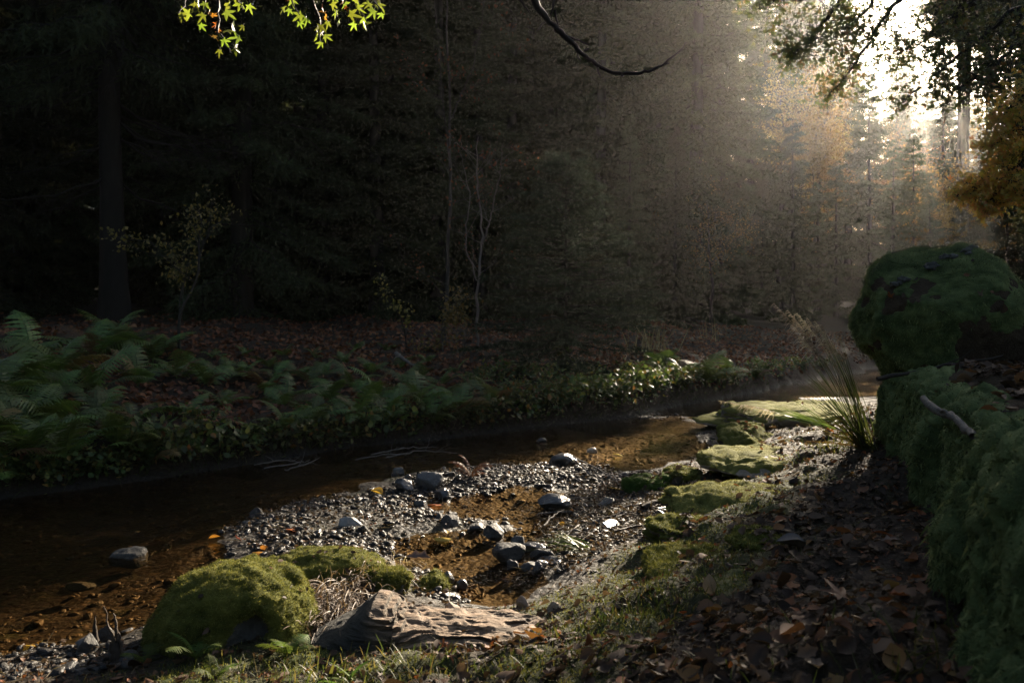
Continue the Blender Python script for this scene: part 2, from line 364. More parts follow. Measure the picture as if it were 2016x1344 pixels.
M_wet = rockmat('wet_stone', [(.25, (.009, .009, .010)), (.5, (.02, .02, .021)), (.75, (.045, .044, .042)), (.95, (.10, .097, .09))], 6, .28, .6)
M_slab = rockmat('bank_stone', [(.2, (.07, .055, .04)), (.5, (.16, .13, .095)), (.8, (.26, .215, .16))], 5, .85, .25, .9)
M_soil = rockmat('root_soil', [(.2, (.012, .009, .006)), (.6, (.035, .024, .014)), (.9, (.07, .05, .03))], 9, .9, .1, 1.0)
M_dark = rockmat('dark_stone', [(.2, (.012, .012, .011)), (.6, (.04, .038, .034)), (.9, (.09, .085, .07))], 5, .8, .3, .9)
def mossmat(name, stops, trans=.35):
    m = Mat(name); o = m.obj(); n = m.noise(7, 6, o, .6, .4); r = m.attr()
    f = m.math('ADD', m.math('MULTIPLY', n.outputs[0], .62), m.math('MULTIPLY', r, .5))
    c = m.ramp(f, stops); b = m.noise(120, 3, o)
    p = m.n('BsdfPrincipled', Base_Color=c, Roughness=.9, Normal=m.bump(b.outputs[0], .8, .01)); p.inputs['Specular IOR Level'].default_value = .15
    p.inputs['Sheen Weight'].default_value = .25; p.inputs['Sheen Roughness'].default_value = .5; p.inputs['Sheen Tint'].default_value = (.6, .6, .25, 1)
    t = m.n('BsdfTranslucent', Color=c); x = m.n('MixShader', Fac=trans); m.t.links.new(p.outputs[0], x.inputs[1]); m.t.links.new(t.outputs[0], x.inputs[2])
    return m.out(x)
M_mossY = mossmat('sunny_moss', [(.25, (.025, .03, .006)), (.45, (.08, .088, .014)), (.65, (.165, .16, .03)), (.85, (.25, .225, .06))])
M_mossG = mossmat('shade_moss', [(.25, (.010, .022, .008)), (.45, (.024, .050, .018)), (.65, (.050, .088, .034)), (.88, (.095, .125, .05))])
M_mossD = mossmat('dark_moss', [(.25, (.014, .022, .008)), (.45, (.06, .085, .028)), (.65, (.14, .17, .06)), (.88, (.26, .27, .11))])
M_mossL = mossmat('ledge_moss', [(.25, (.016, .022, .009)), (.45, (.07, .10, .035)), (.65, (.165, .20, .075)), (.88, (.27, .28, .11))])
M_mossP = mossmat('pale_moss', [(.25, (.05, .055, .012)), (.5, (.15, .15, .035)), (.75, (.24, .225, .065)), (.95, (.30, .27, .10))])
def sample(V, T, n, rng, mask=None):
    a = V[T[:, 0]]; b = V[T[:, 1]]; c = V[T[:, 2]]; cr = np.cross(b - a, c - a); ar = np.linalg.norm(cr, axis=1)
    w = ar * (mask[T].mean(1) if mask is not None else 1); w = np.maximum(w, 1e-12); f = rng.choice(len(T), n, p=w / w.sum())
    u = rng.random((n, 2)); fl = u.sum(1) > 1; u[fl] = 1 - u[fl]
    return a[f] + u[:, :1] * (b - a)[f] + u[:, 1:] * (c - a)[f], norm_rows(cr[f])
def mosscoat(V, T, seed, mask, nb, L=.02, w=.004, thick=.015, droop=.3, cl=22.0, parent=None, mat=None, strands=0, vs=1.0):
    rng = np.random.default_rng(seed); N = vnormals(V, T)
    cush = np.clip(.75 * worley(V * cl * np.array([1, 1, vs]) * .8 + .25 * fbm(V * cl, 2, seed)[:, None] + seed, seed) ** 1.5 + .35 * np.abs(fbm(V * cl * 1.7, 2, seed)), 0, 1.2); W = V + N * (thick * (.25 + 1.25 * (1 - cush)) * mask - .012 * (mask < .12))[:, None]
    keep = (mask[T].max(1) > .12); mb = MB(); used, inv = np.unique(T[keep], return_inverse=True)
    mb.add(W[used], inv.reshape(-1, 3), r=.05 + .5 * (1 - cush[used]))  # moss tone darkens into the creases, shade put into the colour
    P, n = sample(W, T, nb, rng, mask)
    D = n + rng.normal(size=P.shape) * .55 + np.array([0, 0, -droop]); blades(mb, P - n * .003, D, L * rng.uniform(.5, 1.4, nb), w, rng, rng.random(nb) * 1.0)
    for _ in range(1 if strands else 0):
        P, n = sample(W, T, strands, rng, mask * (N[:, 2] < .5)); D = n * .35 + rng.normal(size=P.shape) * .3 + np.array([0, 0, -1.]); blades(mb, P + n * .006, D, L * rng.uniform(1.2, 3.2, strands), w * 1.6, rng, rng.random(strands))
    return mb.build('moss', mat or M_mossY, parent)
def upmask(V, T, seed, lo=-.1, hi=.5, amp=.5, fr=6):
    N = vnormals(V, T); return smooth((N[:, 2] - lo) / (hi - lo) + amp * fbm(V * fr + seed, 3, seed + 7))
def mossy(name, label, cat, loc, V, T, mask, nb, mat=None, rock=None, group=None, **k):
    r = thing(name, label, cat, loc, group=group)
    mk('rock', V, [T], rock or M_dark, r); mosscoat(V, T, 11 + len(label), mask, nb, parent=r, mat=mat, **k); return r

# --- the round mossy boulder by the water, with a dark hollow in its flank
V, T = rockV(4, (.355, .32, .27), 6, .045, 1.3, 0, .93, .018)
V[:, 2] *= np.where(V[:, 2] > 0, 1.0, .6); V[:, 0] += .10 * np.maximum(V[:, 2], 0) * np.sign(.25 - V[:, 0]) * .5
hol = np.array([.18, -.285, .085]); dd = np.linalg.norm((V - hol) * [1, 1, .8], axis=1); dent = smooth(1 - dd / .105); V += np.outer(dent * .13, [-.25, .95, .05])
cl2 = np.array([.10, -.30, .02]); dd2 = np.linalg.norm((V - cl2) * [1, 1, .55], axis=1); V += np.outer(smooth(1 - dd2 / .12) * .06, [-.1, 1, 0])
V += vnormals(V, T) * (.009 * fbm(V * 9, 3, 3) - .012 * smooth((vnoise(V * 5, 9) - .3) / .3))[:, None]
b = gpt(447, 1262, .06); mk_ = smooth(1.15 - 1.6 * dent - 1.3 * smooth(1 - dd2 / .12) + .3 * fbm(V * 8, 3, 5))
STN0 = [(V + np.array([b[0], b[1] + .12, .07]), T)]
boulder_by_water = mossy('mossy_boulder', 'round olive moss boulder with a dark hollow in its side, beside the dark pool', 'boulder', (b[0], b[1] + .12, .07), V, T, mk_, 60000, M_mossY, L=.014, w=.0035, thick=.013, cl=42)
# --- the smaller hump behind it
V, T = rockV(8, (.25, .21, .115), 5, .12, 1.5, 0, .95, .03)
b = gpt(645, 1150, .07); STN0.append((V + np.array([b[0], b[1] + .14, .075]), T)); mossy('mossy_boulder', 'low moss hump with dead grass on its slope, behind the hollowed moss boulder', 'boulder', (b[0], b[1] + .14, .075), V, T, upmask(V, T, 2, -.6, .2, .3), 16000, M_mossY, L=.012, w=.0035, thick=.012, cl=42)
# --- flaking slate slab in front
def slate():
    n, m = 280, 130; u = np.linspace(-1, 1, n); v = np.linspace(0, 1, m); U, S = np.meshgrid(u, v)
    prof = np.interp(u, [-1, -.72, -.5, -.40, -.22, 0, .5, .85, 1], [.02, .085, .175, .17, .115, .095, .09, .07, .02]); dep = np.interp(u, [-1, -.7, 0, .6, 1], [.10, .17, .20, .21, .15])
    a = (S - .0) * np.pi; cx = np.cos(a); sx = np.sin(a) ** .55   # cross section: front foot -> top -> back foot
    X = U * .51; Y = -np.sign(cx) * np.abs(cx) ** .75 * dep[None] ; Z = sx * prof[None]
    Y += .05 * (Z / .2) * (U < -.3)
    P = np.stack([X.ravel(), Y.ravel(), Z.ravel()], 1)
    t = P[:, 2] + .011 * fbm(P * [6, 14, 1], 4, 31); st = .021; q = np.floor(t / st) * st + st * smooth(((t / st) % 1) * 3 - 2)
    lay = smooth((P[:, 0] + .28) / .1); P[:, 2] += lay * (q - t) * 1.0 * smooth((P[:, 2] - .0) / .03)
    P[:, 1] += .012 * np.clip(fbm(P * [7, 1, 45], 3, 33), -1, 1); P[:, 2] += .005 * fbm(P * 14, 4, 35)
    P[:, 2] -= .05 * (np.abs(cx.ravel()) > .999)
    i = np.arange(m - 1)[:, None] * n + np.arange(n - 1)[None]
    return P, np.stack([i, i + 1, i + n + 1, i + n], -1).reshape(-1, 4)
m = Mat('flaking_slate'); o = m.obj(); s3 = m.n('SeparateXYZ', Vector=o)
st = m.n('Mapping', Vector=o); st.inputs['Scale'].default_value = (1, 2.2, 9)
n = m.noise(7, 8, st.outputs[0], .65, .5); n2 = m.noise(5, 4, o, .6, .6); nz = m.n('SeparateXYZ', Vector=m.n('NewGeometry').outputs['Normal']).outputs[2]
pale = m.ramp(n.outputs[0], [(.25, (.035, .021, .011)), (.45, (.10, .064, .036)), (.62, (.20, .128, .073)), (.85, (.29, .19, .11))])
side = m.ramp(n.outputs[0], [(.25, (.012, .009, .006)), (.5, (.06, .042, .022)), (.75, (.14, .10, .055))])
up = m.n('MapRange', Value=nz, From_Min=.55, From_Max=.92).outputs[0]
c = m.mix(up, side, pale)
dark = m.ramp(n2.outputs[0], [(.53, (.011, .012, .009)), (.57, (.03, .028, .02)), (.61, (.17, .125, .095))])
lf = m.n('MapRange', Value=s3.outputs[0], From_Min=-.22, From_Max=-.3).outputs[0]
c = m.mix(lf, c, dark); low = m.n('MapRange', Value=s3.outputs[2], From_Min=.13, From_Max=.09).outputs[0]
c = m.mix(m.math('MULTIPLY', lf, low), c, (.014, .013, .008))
pr = m.n('BsdfPrincipled', Base_Color=c, Roughness=.85, Normal=m.bump(n.outputs[0], .9, .02)); M_slate = m.out(pr)
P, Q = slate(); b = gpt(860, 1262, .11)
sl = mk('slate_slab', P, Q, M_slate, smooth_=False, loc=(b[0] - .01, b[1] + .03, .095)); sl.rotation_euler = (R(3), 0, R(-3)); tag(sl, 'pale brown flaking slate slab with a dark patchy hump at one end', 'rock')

STN = []
# --- stones along the right bank
def bank(label, px, py, z, wpx, hpx, depth, seed, mat=None, rockm=None, lo=-.1, hi=.55, nb=9000, sup=.72, amp=.2, name='mossy_stone', cuts=5, rz=0, L=.013, sink=.35, full=False, thick=.010):
    b = gpt(px, py, z); s = b[1] / F; d = (wpx * s * .64, depth * .62, hpx * s * .72)
    V, T = rockV(seed, d, 5, amp, 1.7, cuts, sup, .03)
    zt = d[2] * .62; V[:, 2] = np.where(V[:, 2] > zt, zt + (V[:, 2] - zt) * .25, V[:, 2]); V[:, 2] += .10 * d[2] * fbm(V * [9, 9, 2] + seed, 3, seed); V[:, 2] *= np.where(V[:, 2] > 0, 1.15, .7); c, sn = math.cos(rz), math.sin(rz); V[:, :2] = V[:, :2] @ np.array([[c, sn], [-sn, c]])
    V += vnormals(V, T) * (.022 * fbm(V * 8 + seed, 3, seed + 3))[:, None]; mk1 = np.ones(len(V)) if full else upmask(V, T, seed, lo, hi, .85, 6)
    STN.append((V + np.array([b[0], b[1] + depth * .42, z + hpx * s * (.04 - .2 * sink)]), T)); return mossy(name, label, 'stone', (b[0], b[1] + depth * .42, z + hpx * s * (.04 - .2 * sink)), V, T, mk1, nb, mat, rockm, L=L, w=.0035, thick=thick * 1.6, cl=38)
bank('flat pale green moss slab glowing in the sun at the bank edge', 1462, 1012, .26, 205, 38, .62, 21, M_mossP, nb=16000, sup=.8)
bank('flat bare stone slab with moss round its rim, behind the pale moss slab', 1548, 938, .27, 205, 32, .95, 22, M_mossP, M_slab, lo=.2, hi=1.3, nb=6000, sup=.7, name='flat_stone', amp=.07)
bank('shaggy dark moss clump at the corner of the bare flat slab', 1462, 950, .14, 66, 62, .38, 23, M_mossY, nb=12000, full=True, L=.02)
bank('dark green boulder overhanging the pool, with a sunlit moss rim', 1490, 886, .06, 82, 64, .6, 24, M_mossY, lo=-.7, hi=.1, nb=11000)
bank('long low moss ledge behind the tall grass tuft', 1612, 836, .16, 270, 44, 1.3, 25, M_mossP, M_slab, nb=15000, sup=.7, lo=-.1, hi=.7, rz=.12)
bank('bright green moss stone at the end of the stranded sticks', 1287, 976, .03, 78, 48, .3, 26, mossmat('green_moss', [(.25, (.012, .03, .004)), (.5, (.035, .075, .008)), (.8, (.075, .12, .016))]), nb=9000, full=True)
bank('dark ragged stone capped with moss, behind the bright green stone', 1352, 962, .07, 80, 52, .32, 27, M_mossY, lo=.1, hi=.9, nb=6000, cuts=4)
bank('broad green moss mound among the brown leaves', 1362, 1168, .2, 150, 82, .45, 28, M_mossY, nb=22000, full=True, L=.02, sup=.85)
bank('small dark moss lump with leaves against it, beside the broad mound', 1503, 1098, .36, 95, 42, .26, 29, M_mossY, lo=-.2, hi=.6, nb=9000)
bank('mossy earth lip overhanging the wet pebbles', 1365, 1062, .2, 130, 40, .3, 30, M_mossY, lo=.0, hi=.7, nb=9000, rz=.4)
bank('small moss tuft on a pebble near the slate slab', 850, 1160, .02, 44, 26, .14, 31, M_mossY, nb=4000, full=True, L=.02)
bank('brown grassy moss lump under the dead grass slope', 762, 1165, .09, 60, 34, .2, 32, M_mossY, lo=.0, hi=.9, nb=3500, L=.02)
bank('thin flat moss stone half in the water behind the low hump', 595, 1112, .0, 90, 20, .2, 33, M_mossY, lo=.1, hi=.8, nb=5000, L=.014)
bank('small moss cushion in the water behind the hollowed boulder', 505, 1128, .0, 60, 22, .16, 34, M_mossY, lo=-.1, hi=.8, nb=4000)

# --- the big boulder and the ledge it stands on
V, T = ICO[6]; V = V.copy(); BX = (1858 - 1008) / F * 5.8; sp = 5.8 / F
zr = 1.5 - (np.array([790, 745, 715, 680, 645, 610, 570, 530, 500, 482, 472, 466]) - 600) * sp
lw = np.array([60, 112, 138, 160, 169, 168, 161, 146, 130, 118, 96, 2]) * sp; rw = np.array([220, 235, 245, 250, 245, 225, 172, 128, 90, 62, 44, 2]) * sp; dw = np.interp(zr, zr[::1][:1].tolist() + [zr[4], zr[8], zr[-1]], [.42, .58, .44, .01])
uz = V[:, 2]; Z = zr[0] + (zr[-1] - zr[0]) * (.5 + np.arcsin(np.clip(uz, -1, 1)) / np.pi * .9 + .05 * uz) ; rad = np.sqrt(np.maximum(1 - uz ** 2, 1e-9)); ux = V[:, 0] / rad; uy = V[:, 1] / rad
cap_ = smooth((1 - np.abs(uz)) / .004); ex = np.sign(ux) * np.abs(ux) ** .9; ey = np.sign(uy) * np.abs(uy) ** .9
V = np.stack([np.where(ux > 0, ex * np.interp(Z, zr, rw), ex * np.interp(Z, zr, lw)) * cap_, ey * np.interp(Z, zr, dw) * cap_, Z], 1)
N = vnormals(V, T); V += N * (.035 * fbm(V * 2.3 + 5, 3, 15) + .045 * fbm(V * 5, 4, 3) - .045)[:, None]
rg_ = np.random.default_rng(5); C0 = np.array([0, 0, 1.5])
for n_ in [(-.75, -.45, .5), (-.2, -.9, .35), (.45, -.8, .4), (.1, -.95, -.25), (-.6, -.75, -.1), (.7, -.5, .55), (-.3, -.5, .8)]:
    n_ = np.array(n_) / np.linalg.norm(n_); pr_ = (V - C0) @ n_; e_ = np.maximum(pr_ - np.quantile(pr_, .90), 0); V -= e_[:, None] * n_ * .8
gr = np.exp(-((V[:, 0] - .30 - .5 * (1.85 - V[:, 2])) / .035) ** 2) * smooth((V[:, 2] - 1.45) / .2); V -= N * (gr * .05)[:, None]
BV, BT = V + np.array([BX, 5.8, 0]), T
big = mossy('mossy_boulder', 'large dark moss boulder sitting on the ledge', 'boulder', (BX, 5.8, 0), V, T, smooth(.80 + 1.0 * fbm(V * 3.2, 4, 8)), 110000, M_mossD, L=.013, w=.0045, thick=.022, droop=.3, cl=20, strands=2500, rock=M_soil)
mb = MB(); rng = np.random.default_rng(3)
for k in range(16):
    tx = rng.uniform(-.16, .22) if k > 4 else rng.uniform(-.42, -.34); sc_ = -V[:, 2] + 4 * np.abs(V[:, 0] - tx) + 1.0 * np.abs(V[:, 1] + .12); q = V[np.argmin(sc_)] + [0, 0, .015]
    v, t = rockV(60 + k, np.array([.035, .035, .024]) * rng.uniform(.5, 1.3), 3, .45, 2.5); mb.add(v + q, t, r=.3)
mb.build('humus_crust', M_dark, big)['kind'] = 'stuff'
PLAN = np.array([[4.4, -2.6], [2.6, -2.3], [1.35, -1.6], [1.0, -.6], [.96, .2], [1.0, .9], [1.14, 1.7], [1.36, 2.3], [1.66, 2.9], [2.10, 3.9], [2.46, 5.0], [2.64, 5.6], [2.95, 6.25], [3.6, 6.8], [5, 7.0]]); SPN = np.array([[4.4, -.6], [3.7, -.5], [3.4, -.3], [3.2, 0.0], [3.2, .4], [3.3, .9], [3.4, 1.7], [3.5, 2.3], [3.6, 2.9], [3.8, 3.8], [4.1, 4.6], [4.3, 5.0], [4.5, 5.2], [4.8, 5.4], [5.2, 5.5]])
k0 = np.linspace(0, 1, len(PLAN)); sl_ = np.concatenate([[0], np.cumsum(np.linalg.norm(np.diff(PLAN, axis=0), axis=1))]); k0 = sl_ / sl_[-1]; k1 = np.linspace(0, 1, 560)
E = np.stack([np.interp(k1, k0, PLAN[:, i]) for i in (0, 1)], 1); S = np.stack([np.interp(k1, k0, SPN[:, i]) for i in (0, 1)], 1)
ku = np.ones(9) / 9
for A_ in (E, S):
    for i in (0, 1): A_[4:-4, i] = np.convolve(A_[:, i], ku, 'valid')
tt = np.concatenate([np.linspace(0, .34, 80), np.linspace(.345, .5, 34), np.linspace(.51, 1, 40)])
off = np.interp(tt, [0, .2, .3, .36, .42, .5, 1], [0, .02, .05, .075, .13, .30, 1.0 * 2.2]); zz = np.interp(tt, [0, .2, .3, .36, .42, .5, 1], [-.35, .22, .48, .59, .635, .665, .97])
dirs = norm_rows(S - E); base = np.interp(E[:, 1], [-2.6, .9, 2.4, 4.0, 5.6, 7], [.50, .55, .44, .38, .38, .4])
PX = E[:, None] + dirs[:, None] * off[None, :, None]; PZ = base[:, None] + zz[None] + np.interp(E[:, 1], [.9, 3.6, 4.6, 7], [-.06, -.02, -.01, .0])[:, None]
LV = np.concatenate([PX.reshape(-1, 2), PZ.reshape(-1, 1)], 1); nn = len(tt)
i = np.arange(559)[:, None] * nn + np.arange(nn - 1)[None]; LQ = np.stack([i, i + 1, i + nn + 1, i + nn], -1).reshape(-1, 4); LT = np.concatenate([LQ[:, [0, 2, 1]], LQ[:, [0, 3, 2]]])
N = vnormals(LV, LT)
if N[:, 2].mean() < 0: LT = LT[:, ::-1]; N = -N
LV += N * (.05 * fbm(LV * [2.2, 2.2, 1.2], 3, 41) + .03 * fbm(LV * [7, 7, 2.5], 3, 43))[:, None]
N = vnormals(LV, LT)
side = smooth((.75 - N[:, 2]) / .3 + .5 * fbm(LV * 5, 2, 3)); edge = smooth(1 - (np.tile(off, 560) - .12) / .2 + .4 * fbm(LV * 4, 2, 6))
lm = np.maximum(side, edge) * smooth(1.0 + .9 * fbm(LV * [5, 5, 2.5], 3, 61)); lm *= (np.tile(tt, 560) < .75)
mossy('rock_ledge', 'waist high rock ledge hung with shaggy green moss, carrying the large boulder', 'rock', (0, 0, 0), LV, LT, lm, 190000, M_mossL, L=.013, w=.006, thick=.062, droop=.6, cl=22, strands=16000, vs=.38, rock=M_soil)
def blob(label, c, d, seed, nb, **k):
    V, T = rockV(seed, d, 6, .12, 1.5, 0, .95, .03); return mossy('mossy_rock', label, 'rock', c, V, T, smooth(1.2 + .4 * fbm(V * 5, 2, seed)), nb, M_mossL, **k)
blob('near mossy rock leaning against the front of the ledge', (1.87, 2.34, .72), (.50, .42, .43), 51, 60000, L=.017, w=.005, thick=.05, cl=24, strands=5000)
blob('blurred mossy rock standing before all others, cut by the frame', (1.44, 1.70, .50), (.42, .36, .42), 52, 60000, L=.017, w=.005, thick=.045, cl=24, strands=5000)
def ledge_z(x, y):
    d = (LV[:, 0] - x) ** 2 + (LV[:, 1] - y) ** 2; k = np.argsort(d)[:12]; return LV[k, 2].max()

# --- stones in and round the stream
def stone(label, px, py, wpx, hpx, dr=.8, mat=None, cuts=7, seed=0, z=0.0, rz=0, cat='stone', name='river_stone', tilt=0):
    b = gpt(px, py, z); s = b[1] / F; w = wpx * s * .9; h = hpx * s * .9
    V, T = rockV(seed + px, (w / 2, w * dr / 2, h * .62), 4, .2, 1.3, cuts + 3, .88, .03)
    o = mk(name, V, [T], mat or M_rock, loc=(b[0], b[1] + w * dr * .4, z + h * .28)); o.rotation_euler = (0, tilt, rz); return tag(o, label, cat)
stone('pale angular stone standing tilted on the gravel bar', 685, 1048, 62, 36, .7, rockmat('pale_stone', [(.2, (.08, .076, .07)), (.5, (.17, .165, .15)), (.85, (.28, .265, .24))], 5, .6), 8, tilt=-.35)
stone('rounded pale grey stone at the tip of the gravel bar', 971, 1058, 46, 32, .8, M_rock, 3)
stone('largest smooth dark stone of the group standing in the pool', 1004, 1104, 74, 46, .75, M_rock, 5, rz=.3)
stone('flat topped dark stone behind the pale one of the pool group', 1046, 1088, 62, 22, .8, M_wet, 6)
stone('lighter stone in front of the flat topped dark one', 1070, 1105, 54, 26, .8, M_rock, 7)
stone('jagged little stone behind the largest pool stone', 1022, 1078, 40, 24, .8, M_rock, 8)
stone('small wet black stone in front of the pool group', 1062, 1130, 26, 26, .8, M_wet, 4)
stone('small grey stone at the foot of the largest pool stone', 1008, 1122, 30, 20, .8, M_rock, 5)
stone('low grey stone between the pool group and the shore', 1040, 1124, 38, 20, .8, M_rock, 6)
stone('flat dark slab at the shore side of the pool group', 1092, 1118, 60, 20, .9, M_wet, 6)
stone('large rough grey stone at the head of the upper gravel bar', 842, 966, 76, 46, .8, rockmat('rough_stone', [(.2, (.015, .015, .016)), (.5, (.034, .034, .035)), (.85, (.08, .078, .075))], 8, .55, .5, 1.0), 9)
stone('dark wet stone beside the large rough grey one', 795, 972, 46, 34, .8, M_wet, 6)
stone('small dark stone alone behind the dark wet one', 785, 938, 30, 22, .8, M_wet, 5)
stone('dark flat stone in front of the large rough grey one', 872, 980, 46, 22, .8, M_wet, 7)
stone('pale chipped stone beside the red brown dead fern', 884, 946, 32, 22, .8, M_rock, 8)
stone('broad dark stone with stranded sticks lying over it', 1112, 916, 74, 30, .8, M_wet, 4)
stone('wide dark wet stone in the flow above the stick pile', 1092, 1006, 80, 34, .8, M_wet, 6)
stone('pale pointed stone in the stick pile', 1186, 1042, 44, 26, .8, M_rock, 8)
stone('single pale pebble standing out of the open water', 1066, 870, 22, 9, .8, M_rock, 2)
stone('cream pebble lying in the open water near yellow leaves', 1166, 892, 26, 12, .8, rockmat('cream_stone', [(.2, (.25, .18, .12)), (.8, (.5, .38, .26))], 5, .5), 1)
stone('small pointed pale stone in the channel between bars', 893, 1022, 24, 18, .8, M_rock, 8)
stone('dark block stone near the leaf in the channel', 827, 1000, 32, 20, .8, M_wet, 7)
stone('flat grey stone near the tip of the gravel bar', 938, 1044, 44, 14, .8, M_rock, 6)
stone('dark upright stone in the wet gravel near the moss tuft', 880, 1152, 30, 30, .8, M_wet, 7)
stone('black cubic stone in the wet gravel beside the small pool', 908, 1160, 30, 24, .8, M_wet, 8)
stone('dark rounded stone barely breaking the dark pool', 248, 1112, 92, 30, .8, M_dark, 3, z=-.04)
stone('second sunken dark stone near the corner of the dark pool', 150, 1165, 60, 16, .8, M_dark, 4, z=-.04)
stone('grey slate flake leaning beside the broken stump', 206, 1262, 34, 42, .35, M_rock, 6, rz=.4, name='slate_flake', tilt=.3)
stone('dark wedge stone on the shore beside the slate flake', 168, 1292, 48, 50, .8, M_dark, 8, z=.02)
stone('pale triangular slate piece lying on the flaking slab', 893, 1212, 46, 30, .25, rockmat('beige_stone', [(.2, (.2, .15, .11)), (.8, (.38, .3, .23))], 4, .8), 8, z=.1, name='slate_flake', rz=.5, tilt=.5)
stone('upright pale slate flake at the mossy shore of the small pool', 1030, 1200, 40, 34, .3, rockmat('tan_stone', [(.2, (.12, .09, .065)), (.8, (.26, .2, .15))], 4, .8), 6, z=.08, name='slate_flake', rz=-.4)
stone('dark tan slate flake leaning on the mossy shore', 1092, 1218, 38, 40, .3, M_slab, 6, z=.1, name='slate_flake', rz=.3)
stone('pale boulder remnant behind the hollowed moss boulder', 475, 1130, 34, 22, .8, M_slab, 4)
# cobbles: one object each, gravel between them as one mass
rng = np.random.default_rng(7); CB = []
for k in range(8):
    V, T = rockV(100 + k, (.5, .38, .27), 3, .18, 1.3, 5, .92, .02); CB.append(mk('cobble', V, [T], [M_rock, M_wet][k % 3 > 0]))
def in_bars(n, pw=None):
    out = []; P = []
    ar = np.array([abs(np.sum(b[:, 0] * np.roll(b[:, 1], 1) - b[:, 1] * np.roll(b[:, 0], 1))) for b in BARS])
    while len(P) < n:
        b = BARS[rng.choice(len(BARS), p=ar / ar.sum())]; x = rng.uniform(b[:, 0].min(), b[:, 0].max()); y = rng.uniform(b[:, 1].min(), b[:, 1].max())
        if pip(np.array([x]), np.array([y]), b)[0]: P.append((x, y))
    return np.array(P)
CP2 = in_bars(180); nrm = 0
for k, (x, y) in enumerate(CP2):
    s = float(np.clip(rng.lognormal(-2.85, .42), .035, .15)); o = CB[k] if k < 8 else CB[rng.integers(8)].copy()
    if k >= 8: COL.objects.link(o)
    o.location = (x, y, h1(x, y) + s * .10); o.rotation_euler = (rng.normal() * .25, rng.normal() * .25, rng.uniform(0, 6.3)); o.scale = (s, s * rng.uniform(.75, 1.1), s * rng.uniform(.8, 1.3))
    tag(o, 'grey wet cobble among the gravel of the stream bars', 'cobble', 'cobbles on the gravel bars')
mb = MB(); PB = []
for k in range(14):
    V, T = rockV(200 + k, (.52, .38, .24), 2, .25, 1.3, 7, .85, .0); PB.append((V, T, None))
P = in_bars(15000); d = np.stack([P[:, 0], P[:, 1], 0 * P[:, 0]], 1); P = P[fbm(d * 3.2, 3, 4) > -.25 - .5 * rng.random(len(P))]
sz = np.clip(rng.lognormal(-3.65, .5, len(P)), .010, .075)
scatter(mb, PB, np.stack([P[:, 0], P[:, 1], H(P[:, 0], P[:, 1]) + sz * rng.uniform(-.22, .2, len(P))], 1), rng.normal(size=(len(P), 3)) * .25 + [0, 0, 1], sz, rng)
# thinner stones over the bed and along the edges
P = np.stack([rng.uniform(-5.5, 4, 16000), rng.uniform(2.6, 11, 16000)], 1); h = H(P[:, 0], P[:, 1]); ld = left_dist(P[:, 0], P[:, 1])
k = (h < .07) & (ld < .2) & (fbm(np.stack([P[:, 0], P[:, 1], 0 * h], 1) * 1.5, 2, 8) > -.25); P = P[k]; h = h[k]
sz = np.clip(rng.lognormal(-3.5, .5, len(P)), .012, .09)
scatter(mb, PB, np.stack([P[:, 0], P[:, 1], h], 1), rng.normal(size=(len(P), 3)) * .2 + [0, 0, 1], sz, rng, r=rng.random(len(P)) * .6)
m = Mat('gravel'); c = m.ramp(m.attr(), [(0, (.008, .007, .006)), (.45, (.016, .0145, .013)), (.8, (.033, .030, .026)), (.95, (.07, .064, .055)), (1, (.15, .10, .06))])
z = m.n('SeparateXYZ', Vector=m.pos()).outputs[2]; uw = m.n('MapRange', Value=z, From_Min=.004, From_Max=-.012).outputs[0]
c = m.mix(m.math('MULTIPLY', uw, .85), c, m.ramp(m.attr(), [(0, (.03, .02, .01)), (.5, (.10, .065, .03)), (1, (.2, .13, .06))]))
nn_ = m.noise(60, 3, m.pos()); c = m.mix(m.math('MULTIPLY', nn_.outputs[0], .5), c, (.02, .018, .016))
p = m.n('BsdfPrincipled', Base_Color=c, Roughness=m.ramp(nn_.outputs[0], [(.45, (.65,)*3), (.72, (.26,)*3)]), Normal=m.bump(nn_.outputs[0], .7, .015)); p.inputs['Specular IOR Level'].default_value = .22
tag(mb.build('gravel', m.out(p)), kind='stuff')
